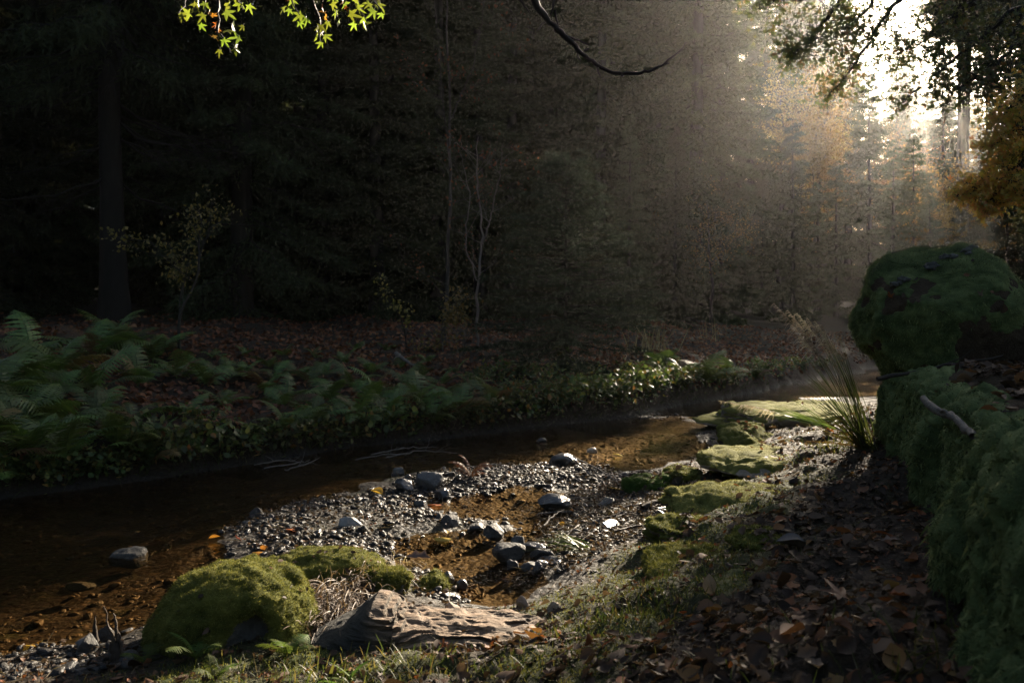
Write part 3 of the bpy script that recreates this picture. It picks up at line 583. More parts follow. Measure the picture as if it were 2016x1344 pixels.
# ================================================================= leaves and litter
def leaf_oval(seed, lobes=0, wid=.34, rows=7):
    g = np.random.default_rng(seed); s = np.linspace(0, 1, rows); w = wid * np.sin(np.pi * np.clip(s, .0, 1) ** .85) + .004
    if lobes: w *= 1 + .35 * np.cos(s * np.pi * 2 * lobes)
    cu, be, tw = g.uniform(-.9, 1.2), g.uniform(-.6, .9), g.uniform(-.5, .5)
    V = []
    for a, b in zip(s, w):
        for x in (-1, 0, 1):
            X = x * b; V.append([X + .08 * tw * a, a - .5, cu * abs(X) * .8 + be * (a - .5) ** 2 + tw * X * a])
    Q = [[3*i+j, 3*i+j+1, 3*i+j+4, 3*i+j+3] for i in range(rows - 1) for j in (0, 1)]
    return np.array(V), None, np.array(Q)
def leaf_maple(seed, flat=0.3):
    g = np.random.default_rng(seed); out = []
    lob = [(-125, .42), (-98, .25), (-62, .62), (-50, .48), (-40, .60), (-24, .30), (-9, .72), (0, 1.0), (9, .72), (24, .30), (40, .60), (50, .48), (62, .62), (98, .25), (125, .42), (180, .10)]
    lob[2] = (-66, .50); lob[3] = (-52, .82); lob[4] = (-40, .52); lob[10] = (40, .52); lob[11] = (52, .82); lob[12] = (66, .50)
    for a, r in lob: out.append([math.sin(R(a)) * r * .62, math.cos(R(a)) * r * .62, 0])
    V = np.array([[0, 0, 0]] + out); V[:, 2] = flat * (g.uniform(-1, 1) * V[:, 0] ** 2 + g.uniform(-1.2, .6) * V[:, 1] ** 2 + g.uniform(-.6, .6) * V[:, 0] * V[:, 1] + g.normal(size=len(V)) * .03) * 1.6
    n = len(out); T = np.array([[0, 1 + i, 1 + (i + 1) % n] for i in range(n)])
    mbs = MB(); mbs.add(V, T); tv, tq = tube([[0, 0, 0], [.02, -.25, -.04], [.05, -.5, -.02]], .012, 3)
    V2 = np.concatenate([V, tv]); return V2, np.concatenate([T, np.concatenate([tq[:, :3], tq[:, [0, 2, 3]]]) + len(V)]), None
LO = [leaf_oval(k) for k in range(7)] + [leaf_oval(20 + k, 3, .30, 10) for k in range(4)] + [leaf_maple(30 + k, .8) for k in range(7)]
LS = [leaf_oval(k, 0, .34, 4) for k in range(6)]
M_litter = leafmat('dead_leaves', [(0, (.022, .013, .009)), (.25, (.05, .030, .018)), (.5, (.095, .058, .034)), (.72, (.15, .10, .065)), (.86, (.19, .08, .032)), (.95, (.25, .08, .022)), (1, (.24, .16, .055))], .25, .65, .15)
M_litterL = leafmat('far_dead_leaves', [(0, (.06, .028, .013)), (.4, (.17, .075, .03)), (.8, (.28, .125, .05)), (1, (.34, .19, .07))], .2, .6, .2)
rng = np.random.default_rng(11)
PE = PLAN[3:]
def rocky(x, y): return ((x > np.interp(y, PE[:, 1], PE[:, 0]) - .02) & (y < 6.6)) | (x > 4.6)
mb = MB()
n = 60000; x = rng.uniform(-1.6, 7, n); y = 1.15 + 10 * rng.random(n) ** 1.5; h = H(x, y)
dens = smooth((h - .10) / .2) * (.35 + .8 * smooth(.5 + fbm(np.stack([x, y, 0*x], 1) * 1.6, 3, 6))) * (1 - .85 * mossamt(x, y)) * np.clip(3.0 / y, .3, 1) * np.where(x > -.3, 1, .5)
k = (rng.random(n) < dens * .8) & ~rocky(x, y) & (left_dist(x, y) < 0); x, y, h = x[k], y[k], h[k]
ax = Nrm(x, y) + rng.normal(size=(len(x), 3)) * np.array([.33, .33, .1]); sz = np.clip(rng.lognormal(-3.1, .36, len(x)), .018, .085)
scatter(mb, LO, np.stack([x, y, h + rng.uniform(.003, .03, len(x))], 1), ax, sz, rng, r=rng.random(len(x)) ** np.where(fbm(np.stack([x, y, 0*x], 1) * .9, 2, 3) > .1, .8, 1.35))
n = 60000; x = rng.uniform(-2, 5.5, n); y = 1.2 + 8.5 * rng.random(n) ** 1.4; h = H(x, y); k = (h > .03) & ~rocky(x, y) & (left_dist(x, y) < -.3) & (rng.random(n) < .6 * (1 - .6 * mossamt(x, y))); x, y, h = x[k], y[k], h[k]
scatter(mb, LS, np.stack([x, y, h + .008], 1), Nrm(x, y) + rng.normal(size=(len(x), 3)) * .6, rng.uniform(.008, .03, len(x)), rng, r=rng.random(len(x)) * .97)
P = np.concatenate([in_bars(2500), rng.permutation(in_bars(9000))]); P = P[(np.arange(len(P)) < 2500) | pip(P[:, 0], P[:, 1], BARS[2])]; scatter(mb, LS, np.stack([P[:, 0], P[:, 1], H(P[:, 0], P[:, 1]) + rng.uniform(.006, .03, len(P))], 1), rng.normal(size=(len(P), 3)) * .4 + [0, 0, 1], rng.uniform(.008, .035, len(P)), rng, r=rng.random(len(P)) * .8)
# on the ledge's top
n = 16000; x = rng.uniform(1.1, 5.5, n); y = rng.uniform(-1.2, 6.4, n); g = np.interp(y, PE[:, 1], PE[:, 0]); k = (x > g + .12 + .28 * rng.random(n)) & (x < g + 2.6); x, y = x[k], y[k]
top = np.array([ledge_z(a, b_) for a, b_ in zip(x, y)])
scatter(mb, LO, np.stack([x, y, top + rng.uniform(.005, .035, len(x))], 1), rng.normal(size=(len(x), 3)) * .35 + [0, 0, 1], rng.uniform(.05, .1, len(x)), rng, r=rng.random(len(x)) * .85)
for SV, ST, cnt, msk in ((BV, BT, 46, (BV[:, 0] > BX + .05) & (BV[:, 2] < 1.32) & (BV[:, 1] < 5.8)), (BV, BT, 22, (BV[:, 1] < 5.7) & (BV[:, 2] > 1.2)), *[(a_, b_, 26, (vnormals(a_, b_)[:, 2] > .5) & (a_[:, 0] > a_[:, 0].mean() - .05)) for a_, b_ in STN[:10]], *[(a_, b_, 34, (vnormals(a_, b_)[:, 2] > .2).astype(float)) for a_, b_ in STN0], (LV, LT, 170, lm > .3)):
    P, nn2 = sample(SV, ST, cnt, rng, msk.astype(float)); scatter(mb, LO, P + nn2 * (.035 if cnt > 40 else .02), nn2 + rng.normal(size=P.shape) * .3, rng.uniform(.03, .075, cnt) * (.5 if cnt == 34 else 1), rng, r=rng.random(cnt) * .9)
# leaves between dead grass and slate, on the near shore
x = rng.uniform(-1.9, .3, 1500); y = rng.uniform(2.2, 4.3, 1500); h = H(x, y); k = (h > .05) & (rng.random(1500) < .35); x, y, h = x[k], y[k], h[k]
scatter(mb, LO, np.stack([x, y, h + .01], 1), Nrm(x, y) + rng.normal(size=(len(x), 3)) * .35, rng.uniform(.03, .07, len(x)), rng, r=rng.random(len(x)) * .9)
tag(mb.build('leaf_litter', M_litter), kind='stuff')
mb = MB(); n = 120000; x = rng.uniform(-14, 14, n); y = rng.uniform(5, 24, n); d = left_dist(x, y)
k = (d > .12) & (d < 13) & (rng.random(n) < .75 * np.clip(1.1 - d / 16, 0, 1) * np.clip(12 / y, .4, 1)); x, y = x[k], y[k]
scatter(mb, LS, np.stack([x, y, H(x, y) + rng.uniform(0, .035, len(x))], 1), Nrm(x, y) + rng.normal(size=(len(x), 3)) * .4, rng.uniform(.05, .11, len(x)), rng)
tag(mb.build('far_leaf_litter', M_litterL), kind='stuff')
# single leaves that catch the eye
M_or = leafmat('orange_leaf', [(0, (.40, .14, .02)), (.5, (.50, .20, .03)), (1, (.45, .26, .05))], .35, .45)
M_ye = leafmat('yellow_leaf', [(0, (.48, .32, .05)), (1, (.55, .40, .09))], .35, .45)
M_re = leafmat('red_brown_leaf', [(0, (.20, .05, .015)), (1, (.28, .09, .03))], .3, .45)
M_ta = leafmat('tan_leaf', [(0, (.17, .115, .075)), (1, (.23, .16, .11))], .25, .55)
def leaf(label, px, py, wpx, mat, kind=None, z=None, tilt=(.2, .1), yaw=None, lift=.012):
    p = onground(px, py)
    if z is not None: p = gpt(px, py, z)
    elif p[2] < .002: p = gpt(px, py, .004)
    s = wpx / F * p[1]; V, T, Q = (kind or LO[px % 11]); V = V * s * 1.05
    polys = [q for q in (T, Q) if q is not None]; o = mk('fallen_leaf', V, polys, mat, rnd=np.full(len(V), rng.random()), loc=(p[0], p[1], p[2] + lift))
    o.rotation_euler = (tilt[0], tilt[1], rng.uniform(0, 6.3) if yaw is None else yaw); return tag(o, label, 'leaf')
MP = [leaf_maple(k + 70, .5) for k in range(4)]
leaf('bright orange leaf on the gravel bar, below the tilted pale stone', 578, 1049, 34, M_or, yaw=1.4)
leaf('orange leaf at the water side of the gravel bar, near the far channel', 741, 974, 28, M_or, yaw=1.2)
leaf('small orange leaf just below the one at the water side', 740, 992, 18, M_or)
leaf('floating orange leaf in the channel between the gravel bars', 856, 995, 30, M_or, yaw=1.5, tilt=(0, 0))
leaf('long orange leaf afloat in the small channel near a yellow leaf', 872, 1061, 36, M_or, yaw=1.5, tilt=(0, 0))
leaf('tiny yellow leaf on the long orange one', 880, 1055, 14, M_ye, lift=.03)
leaf('long pale brown leaf floating in the channel near the moss tuft', 822, 1104, 52, M_ta, yaw=1.35, tilt=(0, 0))
leaf('yellow leaf on the wet gravel at the end of the stranded sticks', 1216, 966, 36, M_ye, yaw=1.5)
leaf('pale yellow leaf in the shallow water beyond the stranded sticks', 1216, 897, 20, M_ye)
leaf('red leaf adrift on the open pool', 1256, 885, 12, M_or, tilt=(0, 0))
leaf('orange leaf in the shallows at the end of the gravel bar', 422, 1062, 22, M_or)
leaf('rust leaf among cobbles at the end of the gravel bar', 473, 1066, 20, M_re, kind=MP[0], tilt=(.7, .3))
leaf('brown orange leaf in the shallows by the thin moss stone', 508, 1092, 30, M_or, tilt=(0, 0))
leaf('red leaf standing on edge by the thin moss stone', 521, 1084, 20, M_re, tilt=(1.0, .2))
leaf('orange leaf under a twig in the stick pile', 1104, 1036, 16, M_or)
leaf('large leaf half green and half red in the deep shade', 1655, 1190, 78, leafmat('turning_leaf', [(0, (.20, .07, .015)), (1, (.16, .10, .02))], .3, .5), kind=MP[1], tilt=(.5, .1), yaw=.4, lift=.03)
leaf('large curled maple leaf propped up on its lobes', 1512, 1132, 76, M_ta, kind=leaf_maple(91, 1.6), tilt=(-.9, .1), yaw=.2, lift=.05)
leaf('dark leaf folded against the propped maple leaf', 1540, 1160, 50, M_litter, kind=LO[2], tilt=(1.1, .5), lift=.04)
leaf('white edged pale leaf at the border of sun and shade', 1570, 1022, 30, M_ta, kind=LO[0], tilt=(.5, .2))
leaf('tan leaf standing upright at the foot of the broad moss mound', 1400, 1172, 40, M_ta, kind=LO[3], tilt=(1.2, 0), yaw=.3, lift=.04)
leaf('amber leaf standing among the roots near the pale moss slab', 1372, 968, 22, M_ta, kind=MP[2], tilt=(1.2, 0), lift=.03)
leaf('small rust leaf standing beside the bright green stone', 1326, 972, 18, M_re, kind=LO[1], tilt=(1.1, .3), lift=.02)
leaf('broad tan leaf lying flat in the leaf shade', 1665, 1068, 44, M_ta, kind=MP[3], yaw=1.1)
leaf('pale lobed leaf lying where the shade begins, near the ledge', 1755, 1072, 40, M_ta, kind=LO[8])
leaf('grey blue leaf lying at the dark lump', 1560, 1080, 60, leafmat('grey_leaf', [(0, (.05, .046, .044)), (1, (.08, .074, .07))], .1, .5, .3), kind=LO[4], tilt=(.1, .2), yaw=1.3)
leaf('big buff leaf at the very edge of the frame below the shade', 1610, 1325, 62, M_ta, kind=LO[5])
leaf('brown maple leaf on the ledge near the curved grey stick', 1840, 748, 34, M_re, kind=MP[0], z=1.02, tilt=(.8, .1), yaw=.1, lift=.03)
leaf('amber leaf caught under the overhang of the large boulder', 1930, 668, 44, M_ta, kind=MP[1], z=1.1, tilt=(1.1, .1), lift=.06)
leaf('sunlit yellow leaf glowing on the pool bed beside the shore', 75, 1272, 56, M_ye, kind=MP[2], z=-.01, tilt=(0, 0))
# ================================================================= sticks
M_twig = barkmat('twig_bark', (.035, .026, .02), (.12, .09, .065), 30, .6)
M_grey = barkmat('bleached_wood', (.09, .08, .07), (.20, .175, .15), 30, .7)
M_bark = barkmat('dark_bark', (.02, .016, .012), (.07, .055, .042), 10)
def wig(P, amp, rng, n=14):
    P = np.asarray(P, float); t = np.linspace(0, 1, len(P)); u = np.linspace(0, 1, n)
    Q = np.stack([np.interp(u, t, P[:, i]) for i in range(3)], 1)
    for _ in range(2): Q[1:-1] = (Q[:-2] + 2 * Q[1:-1] + Q[2:]) / 4
    return Q + rng.normal(size=Q.shape) * amp * np.minimum(1, np.minimum(np.arange(n), n - 1 - np.arange(n)))[:, None]
def stick(label, pts, r, mat=None, cat='stick', name='stick', zs=None, lift=0.0, forks=2, taper=.35, Y=None, group=None):
    P = []
    for k, (a, b) in enumerate(pts):
        if Y is not None: P.append(wpt(a, b, Y if np.isscalar(Y) else Y[k]))
        elif zs is not None: P.append(gpt(a, b, zs[k]))
        else:
            q = onground(a, b); q[2] = max(q[2], 0) + r * .8 + lift; P.append(q)
    L = np.linalg.norm(P[-1] - P[0]); Q = wig(P, L * .008, rng); m = MB(); rr = np.linspace(r, r * taper, len(Q)) * rng.uniform(.85, 1.15, len(Q))
    m.add(*[*tube(Q, rr, 7)][:1], Q=tube(Q, rr, 7)[1])
    for _ in range(forks):
        k = rng.integers(3, len(Q) - 2); d = norm_rows((Q[k+1] - Q[k])[None] + rng.normal(size=(1, 3)) * .02 + np.array([[rng.normal() * .05, rng.normal() * .05, .03]]) * .8)[0]
        B = wig([Q[k], Q[k] + d * L * .12, Q[k] + d * L * .22 + rng.normal(size=3) * L * .04], L * .004, rng, 6); v, q = tube(B, np.linspace(rr[k] * .6, rr[k] * .2, 6), 5); m.add(v, Q=q)
    o = m.build(name, mat or M_twig); return tag(o, label, cat, group)
stick('upper of two long sticks leaning from the broad dark stone to the shore', [(1128, 898), (1180, 925), (1248, 966)], .009, M_grey, zs=[.16, .09, .04])
stick('lower of two long sticks leaning from the broad dark stone to the shore', [(1132, 905), (1165, 935), (1205, 955), (1250, 970)], .008, M_grey, zs=[.13, .06, .05, .03])
stick('dark stick lying flat toward the bright green stone', [(1150, 957), (1200, 957), (1250, 968)], .011)
stick('thick dark branch resting from the pebbles up to the pale moss slab', [(1265, 1008), (1310, 990), (1365, 968), (1420, 950)], .026, M_bark, name='fallen_branch', forks=3)
stick('second dark branch lying beside the thick one', [(1290, 1012), (1350, 985), (1410, 975)], .014, M_bark)
SP = [((1080,1010),(1160,1002)), ((1100,1040),(1200,1025)), ((1130,1052),(1260,1050)), ((1170,1030),(1290,1025)), ((1150,1012),(1120,990)), ((1120,1060),(1240,1066)), ((1070,1050),(1110,1018)), ((1060,1022),(1180,1015)), ((1200,1042),(1300,1060)), ((1140,1040),(1110,1070)), ((1090,1000),(1180,985)), ((1230,1010),(1310,1006)), ((1210,1062),(1290,1045)), ((1150,975),(1230,985))]
for a, b_ in SP: stick('thin wet twig in the stick pile on the gravel', [a, ((a[0]+b_[0])/2, (a[1]+b_[1])/2 - 4), b_], rng.uniform(.004, .008), [M_twig, M_grey][rng.integers(2)], name='twig', cat='twig', lift=rng.uniform(0, .04), group='twigs of the stick pile', forks=3)
stick('long dark stick lying along the shore to the frame edge', [(-20, 1312), (60, 1294), (135, 1274)], .011)
stick('broken stick jutting out from under the large boulder', [(1727, 746), (1760, 738), (1830, 728), (1900, 712), (1975, 700)], .016, M_bark, Y=[5.1, 5.1, 5.15, 5.1, 5.0], forks=1)
stick('curved grey stick lying on the ledge moss', [(1818, 784), (1850, 812), (1880, 822), (1900, 848), (1915, 858)], .018, M_grey, Y=[3.75, 3.5, 3.4, 3.2, 3.1], forks=1, taper=.8)
stick('bare twig rising from the crown of the large boulder', [(1745, 492), (1728, 482), (1708, 470)], .004, Y=5.75, forks=0)
stick('fallen grey pole lying in the ferns of the far bank', [(780, 712), (800, 728), (822, 742)], .03, M_grey, lift=.1)
stick('pale dry stalk standing in the ferns at the frame edge', [(22, 825), (38, 775), (54, 732)], .012, M_grey, Y=8.2, forks=1)
stick('thin upright straw beside the low moss hump', [(565, 1150), (566, 1120), (560, 1098)], .004, M_grey, Y=4.05, forks=0)
stick('straw twig lying at the foot of the low moss hump', [(566, 1142), (600, 1150), (630, 1158)], .004, M_grey, zs=[.1, .12, .13])
for k, pts in enumerate([[(500,915),(560,905),(600,912)], [(520,922),(580,912),(610,905)], [(560,925),(600,915),(630,900)], [(700,905),(760,893),(800,895)], [(760,900),(830,885),(900,892)], [(730,895),(800,882),(860,880)]]):
    stick('drowned pale twig washed against the far bank', pts, .007, M_grey, name='twig', cat='twig', zs=[.02, .05, .02], group='drift twigs at the far bank', forks=3)
# the broken stump by the shore
st = thing('broken_stump', 'splintered little stump sticking up at the dark shore', 'stump', gpt(222, 1322, .04))
b = gpt(222, 1322, .04)
for pts, r, nm in [([(232,1330),(228,1290),(218,1245),(203,1192)], .012, 'splinter'), ([(236,1330),(235,1280),(228,1230),(222,1206)], .014, 'splinter'), ([(240,1330),(238,1270),(230,1235)], .012, 'splinter'), ([(232,1335),(231,1300),(226,1262)], .035, 'stub')]:
    P = np.array([wpt(a, c, b[1]) for a, c in pts]) - b; Q = wig(P, .003, rng, 12); v, q = tube(Q, np.linspace(r, r * .15 if nm == 'splinter' else r * .5, 12), 7); mk(nm, v, [q], [M_twig, M_bark][nm == 'stub'], st)
stick('short pointed wood splinter standing beside the stump', [(188,1262),(186,1235),(187,1212)], .016, M_bark, Y=3.5, forks=0, taper=.1)
stick('twig crossing between the stump and the moss boulder', [(225,1292),(255,1272),(290,1252)], .005, M_twig, Y=3.35)
# ================================================================= dead grass, grass, ground moss
M_straw = leafmat('straw', [(0, (.10, .065, .035)), (.6, (.22, .16, .095)), (1, (.33, .26, .16))], .3, .6)
M_grass = leafmat('green_grass', [(0, (.022, .036, .008)), (.5, (.048, .064, .014)), (.8, (.09, .085, .022)), (1, (.14, .095, .036))], .45, .5)
def curve_blades(mb, B, D, L, w, rng, seg=5, droop=.8, r=None):
    n = len(B); D = norm_rows(np.asarray(D, float)); L = np.broadcast_to(L, (n,)); w = np.broadcast_to(w, (n,)); S = norm_rows(np.cross(D, rng.normal(size=(n, 3)) * .4 + [.3, .2, 1])); r = rng.random(n) if r is None else r
    rows = []; dr = droop * rng.uniform(.3, 1.4, n)
    for k in range(seg + 1):
        t = k / seg; P = B + D * (L * t)[:, None]; P[:, 2] -= dr * L * t ** 2.2 * .5; hw = (w * (1 - t ** 1.5) * .5 + .0004)[:, None]; rows += [P - S * hw, P + S * hw]
    V = np.stack(rows, 1); i = np.arange(seg) * 2; q = np.stack([i, i + 1, i + 3, i + 2], 1); m = 2 * (seg + 1)
    mb.add(V.reshape(-1, 3), Q=(q[None] + (np.arange(n) * m)[:, None, None]).reshape(-1, 4), r=np.repeat(r, m))
dg = thing('dead_grass_tuft', 'matted dead grass hanging down between the moss boulders and the slate slab', 'grass', gpt(640, 1200, .1)); o0 = np.array(gpt(640, 1200, .1))
for (px, py, nb, ln, dx) in [(640, 1190, 420, .17, (-.2, -1, .1)), (700, 1150, 330, .13, (.3, -1, .3)), (620, 1235, 240, .13, (.1, -1, .3)), (760, 1135, 160, .09, (.6, -.6, .4))]:
    mb = MB(); q = onground(px, py); B = q - o0 + rng.normal(size=(nb, 3)) * [.10, .08, .012] + [0, .05, .03]; D = np.array(dx) + rng.normal(size=(nb, 3)) * .45; curve_blades(mb, B, D, ln * rng.uniform(.5, 1.3, nb), .004, rng, droop=.9); mb.build('grass_blades', M_straw, dg)['kind'] = 'stuff'
mb = MB()
for px, py, r, nb, ln in [(1240,1205,.16,260,.07), (1300,1190,.12,160,.07), (600,1325,.2,130,.08), (400,1335,.25,170,.06), (700,1335,.15,80,.09), (1200,1225,.14,140,.05), (1400,1110,.1,80,.06), (1060,1300,.2,140,.06), (1300,1340,.3,120,.06), (1700,1330,.3,70,.1), (1640,880,.15,160,.09), (1760,800,.2,100,.1), (1620,835,.4,220,.08),(800,1320,.2,150,.07),(1820,1320,.1,50,.14)]:
    q = onground(px, py); B = q + rng.normal(size=(nb, 3)) * [r, r * .7, 0]; B[:, 2] = H(B[:, 0], B[:, 1]); curve_blades(mb, B, rng.normal(size=(nb, 3)) * .45 + [0, 0, 1], ln * rng.uniform(.4, 1.3, nb), .004, rng, droop=.7)
n = 3000; t = rng.random(n); i = rng.integers(1, len(LWP) - 4, n); p = LWP[i] * (1 - t)[:, None] + LWP[i + 1] * t[:, None]; k = (p[:, 1] > 4) & (p[:, 1] < 15); p = p[k] + rng.normal(size=(k.sum(), 2)) * .14; ld = left_dist(p[:, 0], p[:, 1]); p = p[ld > .04]
B = np.stack([p[:, 0], p[:, 1], H(p[:, 0], p[:, 1])], 1); curve_blades(mb, B, rng.normal(size=(len(B), 3)) * .5 + [.3, -.6, .9], .24 * rng.uniform(.3, 1.3, len(B)), .008, rng, droop=1.6, r=rng.random(len(B)) ** 2 * .9)
tag(mb.build('grass', M_grass), kind='stuff')
n = 330000; x = rng.uniform(-2.2, 5, n); y = 1.3 + 8 * rng.random(n) ** 1.3; a = mossamt(x, y); h = H(x, y); k = (rng.random(n) < a ** 1.2 * np.clip(3.2 / y, .2, 1)) & ~rocky(x, y) & (h > .04); x, y, h = x[k], y[k], h[k]
mb = MB(); P = np.stack([x, y, h], 1); blades(mb, P, Nrm(x, y) + rng.normal(size=P.shape) * .5, rng.uniform(.008, .022, len(P)), .0045, rng); tag(mb.build('ground_moss', M_mossY), kind='stuff')
mb = MB(); n = 60000; x = rng.uniform(-2, 5.5, n); y = 1.3 + 8.5 * rng.random(n) ** 1.3; h = H(x, y); k = (h > .015) & ~rocky(x, y) & (rng.random(n) < .30 * np.clip(4 / y, .3, 1)) & (left_dist(x, y) < -.3); x, y, h = x[k], y[k], h[k]
blades(mb, np.stack([x, y, h + .006], 1), Nrm(x, y) * .18 + rng.normal(size=(len(x), 3)) * [1, 1, .18], rng.uniform(.02, .11, len(x)), rng.uniform(.0025, .005, len(x)), rng); P = in_bars(5200); P = P[(np.arange(len(P)) < 900) | pip(P[:, 0], P[:, 1], BARS[2])]; blades(mb, np.stack([P[:, 0], P[:, 1], H(P[:, 0], P[:, 1]) + .02], 1), rng.normal(size=(len(P), 3)) * [1, 1, .15], rng.uniform(.03, .15, len(P)), rng.uniform(.003, .006, len(P)), rng); tag(mb.build('twig_litter', leafmat('litter_bits', [(0, (.03, .02, .012)), (.6, (.08, .055, .034)), (1, (.16, .12, .08))], .15, .7, .1)), kind='stuff')
# ================================================================= ferns
def frond(seed, npairs=20, W=.27):
    g = np.random.default_rng(seed); m = MB(); n = 24; s = np.linspace(0, 1, n); el = np.interp(s, [0, .5, 1], [1.15, .45, -.35]) + g.normal() * .12
    P = np.zeros((n, 3)); ds = 1.0 / (n - 1); side = g.normal() * .12
    for k in range(1, n): P[k] = P[k-1] + ds * np.array([math.cos(el[k]), side * s[k], math.sin(el[k])])
    v, q = tube(P, np.linspace(.008, .002, n), 4); m.add(v, Q=q, r=.35)
    T = norm_rows(np.gradient(P, axis=0))
    for k in range(npairs):
        t = .16 + .84 * k / npairs; pos = np.array([np.interp(t, s, P[:, i]) for i in range(3)]); tv = np.array([np.interp(t, s, T[:, i]) for i in range(3)])
        l = W * math.sin(math.pi * min(1, (t - .1) / .9 * .9 + .12)) ** .8
        for sgn in (-1, 1):
            d = np.array([0, sgn, 0.]) + tv * .35 + [0, 0, -.12 + g.normal() * .1]; d /= np.linalg.norm(d); up = np.cross(tv, d) * sgn
            a = np.linspace(0, 1, 8); C = pos + d * (a * l)[:, None] + np.array([0, 0, -1.0]) * (.18 * l * a ** 2)[:, None]
            w = .040 * (1 - a ** 1.6) * np.where(np.arange(8) % 2, 1.15, .62) + .002
            A = C + tv * w[:, None] * .5; Bv = C - tv * w[:, None] * .5; V = np.empty((16, 3)); V[0::2] = A; V[1::2] = Bv
            i = np.arange(7) * 2; m.add(V, Q=np.stack([i, i + 1, i + 3, i + 2], 1), r=g.uniform(.2, .8) )
    return m
FERNM = leafmat('fern_green', [(0, (.045, .076, .014)), (.5, (.088, .14, .026)), (1, (.14, .18, .036))], .3, .45, .35)
FERNO = [FERNM, FERNM, FERNM, leafmat('fern_olive', [(0, (.06, .085, .02)), (1, (.12, .14, .035))], .35, .5, .3), leafmat('fern_bronze', [(0, (.09, .055, .02)), (1, (.17, .10, .035))], .3, .55, .3)]
FERNY = leafmat('fern_sunny', [(0, (.04, .07, .015)), (.5, (.07, .11, .02)), (1, (.12, .13, .03))], .4, .65, .1)
FR = [frond(300 + k).build('frond', FERNM) for k in range(5)]
FR0 = list(FR); FRV = [FR]
for m_ in FERNO[1:]:
    L_ = []
    for o in FR:
        o2 = o.copy(); COL.objects.link(o2); FR0.append(o2); L_.append(o2)
        if m_ is not FERNM: o2.data = o.data.copy(); o2.data.materials[0] = m_
    FRV.append(L_)
def fern(loc, size, nf, seed, label, group, mat=None, lean=0.0, nm='fern'):
    g = np.random.default_rng(seed); r = thing(nm, label, 'fern', loc, 0, group)
    for k in range(nf):
        o = FR[g.integers(5)]
        if mat is None:
            o = FRV[g.choice(5, p=[.3, .25, .22, .15, .08])][g.integers(5)].copy()
        else: o = o.copy(); o.data = o.data.copy(); o.data.materials[0] = mat
        COL.objects.link(o); o.parent = r; a = 6.283 * k / nf + g.normal() * .3; s = size * g.uniform(.65, 1.15)
        o.scale = (s, s * g.uniform(.85, 1.15), s * g.uniform(.8, 1.1)); o.rotation_euler = (g.normal() * .25, g.uniform(-.6, .15) + lean, a)
    return r
FL = [(230,700,1.0,9,'tallest green fern, standing beside the yellowing sapling'), (185,705,.85,8,'big fern spreading left of the tallest fern'), (60,715,.8,8,None), (120,735,.75,8,None), (300,715,.8,7,None), (20,770,.8,8,None), (90,790,.7,8,None), (190,775,.75,8,None), (270,760,.7,7,None), (350,745,.55,6,None), (30,850,.75,8,None), (110,850,.7,8,None), (190,840,.7,8,None), (60,905,.8,9,None), (130,915,.7,8,None), (230,880,.6,7,None), (20,945,.6,7,None), (100,950,.55,7,None), (300,915,.6,7,None), (320,870,.45,6,None), (410,760,.5,6,None), (480,745,.5,6,None), (440,800,.5,6,None), (520,775,.5,6,None), (565,855,.55,7,None), (500,865,.45,6,None), (620,840,.6,7,None), (560,800,.5,6,None), (650,790,.6,7,None), (700,830,.65,8,None), (740,790,.6,7,None), (770,835,.65,8,None), (820,800,.6,7,None), (850,840,.6,8,None), (800,760,.5,6,None), (900,820,.6,7,None), (880,785,.5,6,None), (940,835,.55,7,'drooping fern at the end of the fern slope, over the water'), (690,765,.5,6,None), (610,755,.5,6,None), (530,725,.4,5,'small lone fern standing up on the brown leaf slope'), (400,900,.45,6,None), (700,870,.4,6,None), (-40,820,.8,8,None), (-50,900,.7,8,None), (370,820,.4,5,None), (260,830,.5,6,None)] + [(px, py, s, 5, None) for px, py, s in [(420,705,.32),(480,700,.3),(560,700,.35),(620,705,.3),(680,715,.36),(730,735,.4),(790,725,.34),(830,745,.42),(870,760,.42),(920,770,.45),(960,790,.5),(980,815,.5),(760,690,.3),(700,690,.28),(640,735,.38),(585,740,.36),(450,735,.4),(380,720,.36),(840,715,.3),(900,735,.34),(960,745,.36),(1010,775,.4),(330,690,.4),(1000,735,.3),(540,750,.4)]]
for k, (px, py, s, nf, lb) in enumerate(FL):
    q = onground(px, py); fern((q[0], q[1], q[2] - .02), s * .92, nf, 400 + k, lb or 'dark green fern in the dense bracken on the far bank slope', None if lb else 'ferns of the far bank slope')
for k, (px, py, s, lb) in enumerate([(1345,745,.6,'hazy pale fern at the bend of the far bank'), (1385,760,.75,'large pale blue green fern catching light on the far bank bend'), (1430,748,.6,'pale fern behind the bramble at the stream bend'), (1300,730,.6,'dim fern under the young spruce skirt near the bend'), (1490,745,.5,'last fern before the dark far water')]):
    q = onground(px, py); fern((q[0], q[1], q[2] - .02), s, 8, 470 + k, lb, None)
for k, (px, py, s, lb, nf) in enumerate([(385,1300,.2,'small bright fern sprig in front of the hollowed moss boulder',4), (285,1308,.17,'narrow fern sprig at the foot of the moss boulder',3), (565,1290,.15,'ragged sunlit fern between the moss boulder and the slate slab',7), (420,1340,.13,'fern sprig at the very bottom of the frame',5)]):
    q = onground(px, py); fern((q[0], q[1], q[2] - .01), s, nf, 490 + k, lb, None, FERNY, nm='fern_sprig')
